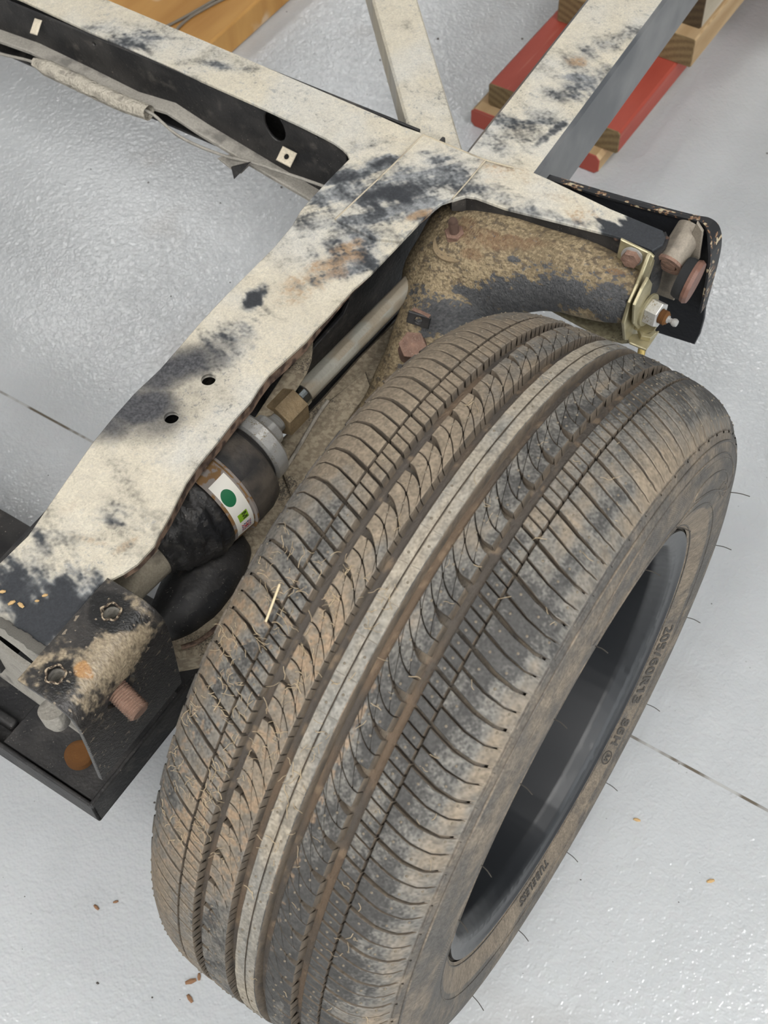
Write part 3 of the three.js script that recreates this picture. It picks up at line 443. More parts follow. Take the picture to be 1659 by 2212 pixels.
// ---------------------------------------------------------------- the steel frame
const frame = thing('steel_frame', 'black steel car subframe coated in cream dust, rust showing, box tubes welded to it', 'car frame');
{
  const leftEdge = [[0, 1215], [60, 1157], [130, 1055], [200, 955], [243, 902], [290, 849], [346, 796], [386, 750], [429, 700], [480, 645], [595, 530], [632, 485], [649, 455], [670, 430], [715, 382], [755, 342]];
  const fillet = [[750, 331], [740, 320], [722, 307], [700, 295], [650, 270], [575, 235], [350, 135], [200, 70], [50, 0]];
  const rightEdge = [[976, 431], [955, 438], [937, 452], [906, 480], [800, 591], [762, 624], [711, 681], [682, 710], [660, 736], [613, 779], [581, 808], [559, 837], [541, 866], [512, 898], [498, 915], [472, 950], [432, 998], [402, 1041], [382, 1081], [366, 1114], [343, 1154], [333, 1177], [296, 1217], [266, 1237], [215, 1263], [150, 1345], [94, 1408]];
  const rearLeft = onY(0, 1342, YT), left0 = onY(0, 1215, YT);
  const far = [[-1.3, -.431], ...pxY([[235, 0], [500, 112], [700, 198], [830, 254], [870, 272], [912, 287], [1049, 346]], YT)];
  const outline = [...far, ...pxY(rightEdge, YT), [rearLeft.x, rearLeft.z], [-.318, rearLeft.z - .012], ...pxY(leftEdge, YT), ...pxY(fillet, YT), [-1.3, -.386]];
  const h1 = onY(450, 820, YT), h2 = onY(370, 902, YT);
  const t = mesh('top_plate', dustTop(plateY(outline, YT, .004, [[h1.x, h1.z, .0068], [h2.x, h2.z, .0068]])), dustM, frame); t.userData.label = 'flat dusty top of the side rail and cross member';
  // welded doubler plate on the corner
  mesh('doubler_plate', dustTop(plateY(pxY([[916, 291], [1049, 345], [977, 429], [953, 440], [935, 453], [905, 481], [866, 521], [806, 514], [724, 473]], YT + .003), YT + .0035, .0035, [], .0006)), dustM, frame);
  for (const [pts, r] of [[[[913, 292], [840, 365], [790, 412], [724, 474]], .0008], [[[1049, 346], [1012, 390], [977, 430]], .0007], [[[914, 291], [980, 318], [1050, 346], [1110, 362]], .0009]]) mesh('weld_line', boxUV(tube(pts.map(([u, v]) => onY(u, v, YT + .0036)), r, 30, 6)), mat({ map: greyDirtMap, color: lin(1.5, 1.4, 1.2), roughness: .85 }), frame);
  // rust-edged lip along the rail
  const lipPts = pxY(rightEdge.slice(4, 24), YT - .001), lipG = wall(lipPts, YT - .0005, (i) => .004 + .010 * sm(0, 5, i) * (1 - .5 * sm(12, 19, i)), .0028); mesh('rail_lip', boxUV(lipG), rustEdgeM, frame).userData.label = 'rusty bare edge of the side rail';
  // webs of the rail
  const inner = -.283, zA = -.428, zB = -.168, yB = .235;
  const hole = [[-.262, .345], [-.262, .372], [-.256, .381], [-.246, .384], [-.180, .384], [-.174, .380], [-.173, .372], [-.173, .330], [-.178, .324], [-.186, .322], [-.250, .322], [-.259, .330]];
  mesh('rail_web', boxUV(plateX([[zA, yB], [zB, yB + .02], [zB, YT - .002], [zA, YT - .002]], inner, .004, hole)), blackM, frame);
  mesh('rail_web', boxUV(plateX([[-.42, yB], [-.10, yB + .02], [.0, .30], [.19, .29], [.19, YT - .002], [-.42, YT - .002]], -.318, .004)), blackM, frame);
  mesh('rail_web', boxUV(plateZ([[-.320, yB], [inner, yB], [inner, YT - .002], [-.320, YT - .002]], zB + .004, .004)), blackM, frame);
  mesh('rail_floor', boxUV(box(-.320, inner, yB, yB + .004, -.42, zB, .001)), blackM, frame);
  mesh('gusset_plate', boxUV(plateY(pxY([[676, 738], [673, 775], [662, 805], [640, 840], [612, 872], [585, 895], [548, 905], [572, 868], [600, 825], [626, 785], [650, 755]], .330), .330, .003)), dirtM, frame);
  // cross member: web with holes, bottom lip
  const lipIn = pxZ([[0, 65], [85, 95], [200, 150], [300, 200], [380, 224], [450, 270], [525, 315], [600, 360], [690, 412], [750, 447]], -.376);
  const web = [[-1.3, .356], ...lipIn, [lipIn.at(-1)[0] + .005, YT - .002], [-1.3, YT - .002]];
  const o1 = onZ(593, 274, -.376), o2 = onZ(684, 294, -.376), o3 = onZ(203, 95, -.376);
  mesh('cross_member_web', boxUV(plateZ(web, -.376, .003, [[o1.x, o1.y, .0118, .0165, .25], [o2.x, o2.y, .002], [o3.x, o3.y, .0016]])), blackM, frame);
  mesh('cross_member_web', boxUV(plateZ([[-1.3, .33], [-.31, .30], [-.31, YT - .002], [-1.3, YT - .002]], -.424, .003)), blackM, frame);
  mesh('added_light_stop', boxUV(box(-1.3, -.31, .318, .321, -.425, -.377, .001)), blackM, frame);  // unseen plate added so no light gets in behind the web hole
  { // bottom lip, bent towards the wheel side and following the curved edge
    const pts = [[-1.3, .356], ...lipIn], pos = [], idx = []; pts.forEach(([x, y], i) => { for (const [z, dy] of [[-.377, .001], [-.3615, .001], [-.3605, 0], [-.3605, -.003], [-.377, -.003]]) pos.push(x, y + dy, z); });
    for (let i = 0; i < pts.length - 1; i++) for (let k = 0; k < 5; k++) { const a = i * 5 + k, b = i * 5 + (k + 1) % 5; idx.push(a, b, b + 5, a, b + 5, a + 5); } const e = (pts.length - 1) * 5; idx.push(e, e + 1, e + 2, e, e + 2, e + 3, e, e + 3, e + 4);
    const g = new THREE.BufferGeometry(); g.setAttribute('position', new THREE.Float32BufferAttribute(pos, 3)); g.setIndex(idx); mesh('cross_member_lip', boxUV(toCreasedNormals(g.toNonIndexed(), .6)), greyDirtM, frame);
  }
  // small clips on the web
  const clip = (u, v, w, h, tilt, hole2) => { const c = onZ(u, v, -.368), g = plateZ([[-w / 2, -h / 2], [w / 2, -h / 2], [w / 2, h / 2], [-w / 2, h / 2]], 0, .0025, hole2 ? [[0, 0, .0027]] : []); g.rotateX(-.9); g.rotateZ(tilt); g.translate(c.x, c.y, c.z); const tabG = boxUV(g); mesh('clip', tabG, mat({ map: greyDirtMap, color: lin(1.9, 1.8, 1.6), roughness: .85 }), frame); };
  clip(618, 338, .017, .015, -.1, true); clip(76, 57, .010, .016, .1, false);
  // outrigger towards the wheel, with a dark underside
  const wn = [[1410, 541], [1400, 536], [1328, 509], [1297, 501], [1214, 480], [1090, 449], [1028, 426], [1007, 423], [976, 432]];
  mesh('outrigger', dustTop(plateY(pxY([[1048, 345], [1142, 368], [1183, 386], [1318, 451], [1432, 498], [1438, 512], [1432, 528], ...wn], YT), YT + .0004, .004)), dustM, frame).userData.label = 'tapering dusty outrigger arm with a bare black tip';
  mesh('outrigger_side', boxUV(wall(pxY([...wn].reverse(), YT - .002), YT - .003, (i) => mix(.012, .05, sm(0, 4, i)), -.0035)), blackM, frame);
  mesh('outrigger_lip', boxUV(tube(pxY([[1000, 428], [1035, 433], [1090, 452], [1150, 470], [1200, 482]], YT - .008).map(([x, z]) => V3(x, YT - .008, z)), .0016, 40, 6)), greyDirtM, frame);
  const ef = pxY([[1432, 498], [1438, 512], [1432, 528], [1410, 541]], YT); mesh('outrigger_end', boxUV(wall(ef, YT - .002, .055, -.003)), blackM, frame);
  for (const [u, v] of [[1412, 532], [1440, 517], [1332, 514]]) { const c = onY(u, v, YT - .004); mesh('weld_bead', new THREE.SphereGeometry(.0028, 10, 8).translate(c.x, c.y, c.z), rustM, frame); }
  // curved guard plate behind the outrigger
  const SZ = -.444, gp = [[1184, 381], [1330, 424], [1500, 469], [1530, 475], [1547, 487], [1555, 506], [1556, 530], [1550, 565], [1524, 662], [1521, 690], [1512, 722], [1500, 745], [1440, 726], [1330, 690], [1240, 600]];
  mesh('guard_plate', boxUV(plateZ(pxZ(gp, SZ), SZ, .003)), blackGlossM, frame).userData.label = 'black guard plate with a rust-chipped rim behind the outrigger';
  { const rim = pxZ(gp.slice(1, 9), SZ), curve = new THREE.CatmullRomCurve3([pxZ([gp[0]], SZ)[0], ...rim].map(([x, y]) => V3(x, y, SZ + .001))), P2 = curve.getPoints(60), pos = [], idx = [];
    P2.forEach((p, i) => { const w = .004 + .016 * sm(15, 40, i) * (1 - .6 * sm(50, 60, i)); for (const [dz, dn] of [[-.003, 0], [w, 0], [w, -.0022], [-.003, -.0022]]) { const a = P2[Math.max(0, i - 1)], b = P2[Math.min(60, i + 1)], tx = b.x - a.x, ty = b.y - a.y, l = Math.hypot(tx, ty); pos.push(p.x - ty / l * dn, p.y + tx / l * dn, SZ + dz); } });
    for (let i = 0; i < 60; i++) for (let k = 0; k < 4; k++) { const a = i * 4 + k, b = i * 4 + (k + 1) % 4; idx.push(a, b, b + 4, a, b + 4, a + 4); } idx.push(240, 241, 242, 240, 242, 243);
    const g = new THREE.BufferGeometry(); g.setAttribute('position', new THREE.Float32BufferAttribute(pos, 3)); g.setIndex(idx);
    const chip = mat({ map: perMetre(tex(512, 512, (u, v) => { const d = fbm(u * 16, v * 16, 4, 16, 16); return d > .70 ? [.42, .37, .25] : d > .64 ? [.20, .11, .06] : [.016, .017, .019]; }), .09), roughness: .5 });
    mesh('guard_rim', boxUV(toCreasedNormals(g.toNonIndexed(), .7)), chip, frame); }
  // floor plate under the arm
  mesh('lower_flange', boxUV(plateY(pxY([[1178, 652], [1240, 640], [1372, 660], [1374, 735], [1345, 738], [1300, 726], [1240, 694], [1190, 667]], .300), .300, .004)), mat({ map: dirtMap, color: lin(.55, .58, .5), roughness: .9 }), frame);
  // rear end: cross member face with a slot, tray under it
  const rz = rearLeft.z + .002, slotP = pxZ([[20, 1428]], rz)[0];
  const rearTop = pxY([[0, 1342], [94, 1408]], YT);
  { // face runs square to the rail below the weld seam
    const seam = []; for (let i = 0; i <= 14; i++) { const t = i / 14, p = onY(mix(0, 96, t), mix(1343, 1409, t) + 2 * Math.sin(i * 2.1), YT + .001); seam.push(p); }
    const beads = []; seam.forEach((p, i) => beads.push(new THREE.SphereGeometry(.0035 + .001 * Math.sin(i * 3.3), 9, 7).scale(1.5, .8, 1).translate(p.x, p.y, p.z))); mesh('weld_seam', mergeGeometries(beads), mat({ map: greyDirtMap, roughness: .8, bumpMap: blackBump, bumpScale: .001 }), frame).userData.label = 'lumpy weld seam';
    const a = rearTop[0], b = rearTop[1], dx = b[0] - a[0], dz = b[1] - a[1]; const ext = (t) => [a[0] + dx * t, a[1] + dz * t];
    const y0 = .255, L = Math.hypot(dx, dz), g = (() => { const s = shapeOf([[-1.0, y0], [L, y0], [L, YT - .002], [-1.0, YT - .002]]); const q = new THREE.Path(); q.absellipse(-.004, .353, .034, .016, 0, Math.PI * 2, true); s.holes.push(q); const e = new THREE.ExtrudeGeometry(s, { depth: .004, bevelEnabled: false, curveSegments: 24 }); e.rotateY(-Math.atan2(dz, dx)); e.translate(a[0], 0, a[1] - .003); return e; })();
    mesh('rear_cross_member', boxUV(g), greyDirtM, frame);
  }
  const tx1 = -.219, tz1 = .222, ty0 = .178;
  const tray = [[box(-.9, tx1, ty0, ty0 + .004, .03, tz1, .0015), 'tray_floor'], [box(-.9, tx1, ty0, ty0 + .030, tz1 - .004, tz1, .0018), 'tray_wall'], [box(tx1 - .004, tx1, ty0, ty0 + .034, .03, tz1, .0018), 'tray_wall']];
  for (const [g, n] of tray) mesh(n, boxUV(g), blackM, frame);
  mesh('tray_rib', boxUV(box(-.9, -.33, ty0 + .004, ty0 + .018, .192, .202, .004)), blackM, frame);
  mesh('tray_plate', boxUV(box(-.325, tx1 - .004, ty0 + .02, ty0 + .024, .10, tz1 - .006, .0015)), blackM, frame);
  { const c = onY(172, 1632, ty0 + .026); mesh('rust_boss', turned(c.clone().add(V3(0, -.002, 0)), V3(0, 1, 0), [[0, 0], [0, .0125], [.006, .0122], [.008, .009], [.0085, 0]], 30), orangeRustM, frame).userData.label = 'orange rusted round bolt head'; }
  // box tubes welded on: a wide straight one and a narrower diagonal
  const a = pxY([[1027, 303], [1166, 374]], YT - .004), e1 = pxY([[1265, 0], [1440, 0]], YT - .004), fwd = (p, q, k) => [p[0] + (q[0] - p[0]) * k, p[1] + (q[1] - p[1]) * k];
  const D4 = [a[0], a[1], fwd(a[1], e1[1], 3.0), fwd(a[0], e1[0], 3.0)];
  const D4b = [[D4[0][0], D4[0][1] + .03], [D4[1][0], D4[1][1] + .03], D4[2], D4[3]];
  const dg = plateY(D4b, YT - .004, .075, [], .004); mesh('frame_tube', dustTop(dg), [dustM, dustM], frame);
  frame.children.at(-1).material = [dustM, mat({ map: perMetre(tex(512, 512, (u, v) => { const d = fbm(u * 7, v * 7, 5, 7, 7); return mixc([.085, .09, .097], [.17, .172, .172], sm(.25, .85, d)); }), .3), roughness: .3 })];
  frame.children.at(-1).userData.label = 'wide straight box tube with a dusty top and bare dark side';
  { const g = frame.children.at(-1).geometry, p = g.attributes.position, uv = g.attributes.uv, n = g.attributes.normal; g.clearGroups(); let cur = -1, st = 0; const put = (i, m) => { if (m !== cur) { if (cur >= 0) g.addGroup(st, i - st, cur); cur = m; st = i; } };
    for (let i = 0; i < p.count; i += 3) { const up = n.getY(i) > .75 ? 0 : 1; put(i, up); if (up) for (let k = 0; k < 3; k++) uv.setXY(i + k, p.getZ(i + k), p.getY(i + k)); } g.addGroup(st, p.count - st, cur); }
  const c0 = pxY([[915, 284], [1026, 306]], YT - .016), c1 = pxY([[820, 0], [918, 0]], YT - .016);
  const C4 = [[c0[0][0], c0[0][1] + .02], [c0[1][0], c0[1][1] + .02], fwd(c0[1], c1[1], 2.2), fwd(c0[0], c1[0], 2.2)];
  mesh('diagonal_brace', dustTop(plateY(C4, YT - .016, .04, [], .0025)), dustM, frame).userData.label = 'narrow diagonal box tube, grey dusty top';
}
// handbrake cable in a dust-caked sleeve under the cross member
{
  const t = thing('brake_cable', 'thin steel brake cable running through a dust-caked grey sleeve under cross member', 'cable');
  const P = (u, v, z = -.352) => onZ(u, v, z);
  mesh('cable', boxUV(tube([P(-200, 60), P(0, 116), P(80, 137), P(200, 195), P(330, 247), P(350, 264), P(380, 290), P(430, 316), P(490, 338), P(540, 350), P(610, 372), P(690, 399), P(720, 410)], .0016, 120, 8)), greyDirtM, t);
  const sl = [P(74, 134), P(130, 160), P(200, 193), P(270, 225), P(322, 243)], c = new THREE.CatmullRomCurve3(sl), g = new THREE.TubeGeometry(c, 60, .0085, 14), p = g.attributes.position;
  for (let i = 0; i < p.count; i++) { const k = Math.floor(i / 15) / 60, s = .55 + .45 * sm(0, .12, k) * (1 - .15 * sm(.85, 1, k)) + .12 * (noise(k * 14, i % 15) - .5); const q = c.getPointAt(k), v = V3().fromBufferAttribute(p, i).sub(q).multiplyScalar(s).add(q); p.setXYZ(i, v.x, v.y, v.z); }
  g.computeVertexNormals(); mesh('sleeve', boxUV(g), mat({ map: greyDirtMap, color: lin(1.35, 1.32, 1.25), roughness: .95, bumpMap: blackBump, bumpScale: .002 }), t);
  const br = [P(472, 343, -.35), P(500, 350, -.35), P(530, 356, -.35)]; const k = thing('cable_bracket', 'small bent tab bracket hanging under the cross member lip', 'bracket');
  mesh('tab', boxUV(plateY(pxY([[470, 340], [495, 332], [540, 352], [520, 372], [498, 362]], .333), .333, .003)), greyDirtM, k);
  mesh('hook', boxUV(plateZ(pxZ([[498, 362], [540, 352], [505, 388]], -.345), -.345, .003)), blackM, k);
}
// ---------------------------------------------------------------- trailing arm
const AX0 = -.34, AZ0 = -.46, AW = .36, AH = .70;
const armDark = [[1250, 645, .06, .022, .05, 1.2], [1120, 645, .06, .022, -.15, 1.2], [1030, 675, .05, .024, -.3, 1.1], [960, 690, .04, .02, -.5, 1], [1330, 665, .05, .016, .15, 1.2], [1330, 640, .04, .016, .15, .9], [1200, 610, .03, .02, 0, .6], [930, 655, .02, .016, -.6, .6], [1115, 562, .007, .005, 0, 1], [1180, 575, .02, .012, 0, .5], [900, 640, .016, .02, -.5, .5], [870, 800, .02, .03, 0, .7], [1350, 590, .016, .01, .3, .35]];
const armRust = [[1080, 520, .045, .014, .25, .8], [1150, 530, .03, .01, .2, .55], [1010, 550, .012, .008, 0, .8], [1345, 590, .012, .005, .4, .9], [1000, 490, .022, .018, 0, .7], [1020, 580, .006, .012, .3, .6], [985, 615, .03, .02, 0, .3]];
const armSpot = (list) => list.map(([u, v, a, b, rot, s]) => { const y = mix(.378, .335, sm(560, 680, v)), c = onY(u, v, y), ex = onY(u + 40 * Math.cos(rot), v + 40 * Math.sin(rot), y).sub(c).normalize(), ey = onY(u - 40 * Math.sin(rot), v + 40 * Math.cos(rot), y).sub(c).normalize(); return { x: c.x, z: c.z - (y - .375), ex, ey, a, b, s }; });
const aD = armSpot(armDark), aR = armSpot(armRust);
const armMap = tex(1024, 1536, (u, v) => {
  const x = AX0 + u * AW, z = AZ0 + v * AH, big = fbm(x * 14, z * 14, 4), med = fbm(x * 230, z * 230, 4), fine = noise(x * 520, z * 520), grit = fbm(x * 520 + 4, z * 520, 2), wob = (fbm(x * 60, z * 60 + 5, 4) - .5) * 1.6;
  const dk = fall(aD, x, z, wob), rs = fall(aR, x, z, wob);
  let c = mixc([.17, .128, .073], [.34, .268, .162], sm(.3, .7, grit * .6 + big * .4)); c = mixc(c, [.085, .064, .042], sm(.54, .70, med) * .75); c = mixc(c, [.17, .10, .052], sm(.2, .9, rs * (.5 + med)) * .75);
  c = mixc(c, mixc([.028, .030, .034], [.10, .10, .10], grit), sm(.28, .62, dk + (med - .5) * .9 + (grit - .5) * .75 + (fine - .5) * .35)); const k = .85 + .3 * fine; return [c[0] * k, c[1] * k, c[2] * k];
});
const armM = mat({ map: armMap, bumpMap: blackBump, bumpScale: .0009, roughness: .75 });
const arm = thing('trailing_arm', 'thick curved suspension arm caked in brown dust and rust, running beside the tyre', 'suspension arm');
{
  const J = [[onZ(1372, 642, -.374), .0240], [onZ(1300, 618, -.372), .0255], [onZ(1230, 592, -.370), .0285], [onZ(1150, 575, -.368), .034], [onZ(1085, 566, -.366), .041], [onZ(1015, 566, -.362), .046], [onZ(972, 610, -.345), .040], [onY(935, 735, .300), .033], [onY(890, 840, .280), .032], [onY(830, 950, .266), .032], [onY(750, 1090, .255), .031]];
  const tip = [[onY(1010, 505, .340), .028], [onY(1120, 520, .338), .024]];
  const bones = []; for (let i = 0; i < J.length - 1; i++) bones.push([J[i], J[i + 1]]); bones.push([J[5], tip[0]], [tip[0], tip[1]], [J[4], tip[1]]);
  const lo = V3(-.34, .20, -.43), hi = V3(-.02, .43, .10), N = 88, mc = new MarchingCubes(N, armM, false, false, 120000); mc.isolation = 0;
  const P = V3(), ab = V3(), ap = V3();
  const half = N / 2; for (let k = 0; k < N; k++) for (let j = 0; j < N; j++) for (let i = 0; i < N; i++) {
    P.set(mix(lo.x, hi.x, ((i - half) / half + 1) / 2), mix(lo.y, hi.y, ((j - half) / half + 1) / 2), mix(lo.z, hi.z, ((k - half) / half + 1) / 2)); let d = 1;
    for (const [[a, ra], [b, rb]] of bones) { ab.subVectors(b, a); ap.subVectors(P, a); const t = clamp(ap.dot(ab) / ab.lengthSq()), q = ap.addScaledVector(ab, -t).length() - mix(ra, rb, t), h = clamp(.5 + .5 * (d - q) / .022); d = mix(d, q, h) - .022 * h * (1 - h); }
    d = Math.max(d, P.x + .052); mc.field[i + j * N + k * N * N] = -d * 100;
  }
  mc.update(); let g = new THREE.BufferGeometry(); const n = mc.count; g.setAttribute('position', new THREE.BufferAttribute(mc.positionArray.slice(0, n * 3), 3)); g.scale((hi.x - lo.x) / 2, (hi.y - lo.y) / 2, (hi.z - lo.z) / 2); g.translate((lo.x + hi.x) / 2, (lo.y + hi.y) / 2, (lo.z + hi.z) / 2);
  g = mergeVertices(g, 1e-5); g.computeVertexNormals(); { const p = g.attributes.position, uv = new Float32Array(p.count * 2); for (let i = 0; i < p.count; i++) { uv[2 * i] = (p.getX(i) - AX0) / AW; uv[2 * i + 1] = (p.getZ(i) - (p.getY(i) - .375) - AZ0) / AH; } g.setAttribute('uv', new THREE.BufferAttribute(uv, 2)); } mesh('arm_body', g, armM, arm);
  // flat dusty leg reaching back between the rail and the tyre
  const legPts = [[940, 640], [860, 680], [770, 770], [690, 860], [620, 930], [560, 990], [520, 1040], [500, 1100], [440, 1180], [400, 1260], [375, 1340], [360, 1398], [372, 1420], [430, 1410], [520, 1370], [640, 1230], [740, 1060], [820, 930], [900, 820], [930, 740]];
  mesh('arm_leg', topUV(plateY(pxY(legPts, .262), .262, .03, [], .004), AX0, AZ0, AW, AH), dirtM, arm); arm.children.at(-1).geometry = boxUV(arm.children.at(-1).geometry);
  mesh('leg_cover', boxUV(plateY(pxY([[712, 862], [690, 892], [660, 942], [634, 987], [611, 1020], [640, 1100], [760, 980], [820, 880], [790, 800]], .268), .268, .010, [], .002)), dirtM, arm);
  mesh('flange_edge', boxUV(tube([[708, 866], [690, 891], [660, 941], [634, 986], [611, 1020]].map(([u, v]) => onY(u, v, .267)), .0020, 30, 8)), mat({ map: greyDirtMap, color: lin(1.2, 1.17, 1.12), roughness: .8 }), arm).userData.label = 'pale chipped flange edge';
  { const hb = onY(432, 1265, .262), g = new THREE.SphereGeometry(1, 40, 24).scale(.030, .026, .060), p = g.attributes.position; for (let i = 0; i < p.count; i++) { const k = 1 + .10 * (fbm(p.getX(i) * 90 + 3, p.getZ(i) * 60, 3) - .5); p.setXYZ(i, p.getX(i) * k, p.getY(i) * k, p.getZ(i) * k); } g.computeVertexNormals(); g.translate(hb.x, hb.y, hb.z); mesh('dark_body', boxUV(g), blackM, arm); }  // rounded black body filling the dark area under the boot
  const lipPts = [[392, 1399], [430, 1385], [478, 1345], [520, 1290]]; mesh('leg_rim', boxUV(tube(lipPts.map(([u, v]) => onY(u, v, .264)), .0022, 24, 8)), rustEdgeM, arm);
  // stud with nut on a washer on top
  const s0 = onY(983, 512, .374), up = V3(-.05, 1, .12).normalize();
  const st = mesh('stud', turned(s0, up, thread(.020, .0046, .0014), 20), rustM, arm); mesh('nut', hexNut(s0.clone().addScaledVector(up, -.001), up, .0092, .0085, .004, .3), rustM, st); mesh('stud_tip', new THREE.SphereGeometry(.0042, 14, 10).translate(...s0.clone().addScaledVector(up, .0205).toArray()), rustM, st);
  mesh('washer', turned(s0.clone().add(V3(.003, -.006, .003)), up, [[0, 0], [0, .021], [.002, .021], [.0022, .008], [.0022, 0]], 40), topDirt(), arm);
  // bracket tab with a hole and a rusted hex bolt head
  const tg = plateZ([[-.0105, -.006], [.0105, -.006], [.0105, .006], [-.0105, .006]], .002, .003, [[0, 0, .0032]]); tg.rotateX(-.35); tg.rotateY(.25); tg.rotateZ(-.12); const tc = onY(905, 690, .352); tg.translate(tc.x, tc.y, tc.z); mesh('tab', boxUV(tg), blackM, arm); mesh('tab_edge', boxUV(box(tc.x - .009, tc.x + .009, tc.y + .0042, tc.y + .0058, tc.z - .006, tc.z - .002, .0006)), rustM, arm);
  const bc = onY(893, 748, .345), bd = V3(.25, .8, .5).normalize(); const b1 = mesh('bolt', hexNut(bc, bd, .0125, .011, 0, .2), rustM, arm); b1.userData.label = 'rusted hex bolt head'; mesh('bolt_flange', turned(bc.clone().addScaledVector(bd, -.006), bd, [[0, 0], [0, .011], [.006, .012], [.006, 0]], 24), rustM, b1); mesh('bolt_shank', turned(onY(880, 770, .33), V3(0, 1, .2), [[0, 0], [0, .007], [.012, .007], [.0125, 0]], 18), rustM, b1);
}
function topDirt() { return mat({ map: dirtMap, color: lin(.8, .72, .6), roughness: .9 }); }

// ---------------------------------------------------------------- outer pivot bracket with nut and grease nipple
{
  const t = thing('pivot_bracket', 'yellow zinc plated bracket bolted at the outrigger tip, clamping the arm end', 'bracket');
  const rear = plateZ(pxZ([[1340, 517], [1404, 548], [1412, 556], [1396, 596], [1378, 622], [1326, 580]], -.384), -.384, .003); mesh('mounting_plate', boxUV(rear), zincM, t);
  mesh('side_plate', boxUV(plateX(pxX([[1406, 548], [1416, 562], [1400, 610], [1388, 650], [1381, 700], [1377, 736], [1352, 735], [1349, 700], [1362, 655], [1380, 615]], -.0485), -.0485, .0035)), zincM, t);
  mesh('outer_plate', boxUV(plateX(pxX([[1402, 600], [1410, 612], [1402, 650], [1398, 690], [1380, 712], [1370, 700], [1372, 660], [1388, 625]], -.0415), -.0415, .003)), zincM, t);
  mesh('angle_tab', boxUV(plateZ(pxZ([[1376, 690], [1430, 690], [1413, 716], [1392, 723], [1368, 712]], -.372), -.372, .003)), zincM, t);
  mesh('lower_tab', boxUV(plateY(pxY([[1356, 722], [1424, 714], [1396, 755], [1360, 740]], .316), .316, .003)), zincM, t);
  const ax = V3(1, .04, .1).normalize(), c = onX(1398, 668, -.040);
  mesh('washer', turned(c, ax, [[0, 0], [0, .0155], [.0022, .0155], [.0024, 0]], 36), zincM, t);
  mesh('hex_nut', hexNut(c.clone().addScaledVector(ax, .002), ax, .0125, .012, .0065, .35), aluM, t).userData.label = 'bright zinc hex nut';
  const sh = mesh('pivot_shaft', turned(c.clone().addScaledVector(ax, .004), ax, thread(.017, .0068, .0016), 24), orangeRustM, t); sh.userData.label = 'rusty threaded end of the pivot shaft';
  mesh('grease_nipple', turned(c.clone().addScaledVector(ax, .020), ax, [[0, 0], [0, .0035], [.002, .0035], [.003, .0022], [.005, .0022], [.0065, .0034], [.0085, .0038], [.0105, .0030], [.0115, 0]], 20), aluM, t);
  const b = onZ(1366, 553, -.383), bz = V3(.1, 0, 1).normalize(); mesh('flat_washer', turned(b, bz, [[0, 0], [0, .0098], [.0016, .0098], [.0018, 0]], 30), aluM, t); mesh('bolt', hexNut(b.clone().addScaledVector(bz, .0012), bz, .0085, .006, 0, .1), rustM, t).userData.label = 'rusted bolt head';
  const l = onY(1396, 722, .317); mesh('lower_nut', hexNut(l, V3(.1, 1, .1), .0085, .006, .003, .2), zincM, t); mesh('adjuster_stud', turned(onY(1388, 748, .314), V3(0, -1, 0), thread(.03, .0036, .0013), 16), mat({ color: lin(.45, .34, .12), roughness: .4, metalness: .6 }), t);
}
// ---------------------------------------------------------------- bump stop hardware behind the bracket
{
  const t = thing('bump_stop', 'grey steel tube with a rusty bolt end and red-brown rubber disc before guard plate', 'bump stop');
  const p1 = onZ(1492, 494, -.438), p2 = onZ(1445, 570, -.402), d = p2.clone().sub(p1), L = d.length(); d.normalize();
  const steel = mat({ map: greyDirtMap, color: lin(.78, .72, .66), roughness: .55, metalness: .25 });
  mesh('tube', boxUV(turned(p1, d, [[0, 0], [0, .0125], [L, .0125], [L, .009], [L - .003, .009], [L - .003, 0]], 36)), steel, t);
  mesh('end_ring', boxUV(turned(p2.clone().addScaledVector(d, -.001), d, [[0, .012], [.0, .0132], [.003, .0132], [.003, .0085], [0, .0085]], 32)), rustM, t); mesh('bolt', hexNut(p2.clone().addScaledVector(d, -.003), d, .0082, .005, 0, .4), rustM, t);
  mesh('side_plate', boxUV(plateZ(pxZ([[1422, 578], [1470, 560], [1505, 480], [1518, 500], [1510, 560], [1470, 615], [1455, 650], [1411, 634]], -.425), -.425, .003)), steel, t);
  const rc = onZ(1494, 608, -.404), rd = V3(.99, -.10, -.02).normalize();
  mesh('rubber_pad', turned(rc.clone().addScaledVector(rd, -.011), rd, [[0, 0], [0, .018], [.004, .0195], [.009, .019], [.009, 0]], 34), mat({ color: lin(.035, .036, .038), roughness: .8, bumpMap: blackBump, bumpScale: .001 }), t);
  mesh('disc', turned(rc.clone().addScaledVector(rd, -.002), rd, [[0, 0], [0, .0195], [.003, .0205], [.006, .019], [.0068, .012], [.0058, .006], [.0062, 0]], 40), mat({ map: rustMap, color: lin(.85, .72, .72), roughness: .5 }), t).userData.label = 'red-brown round disc';
}
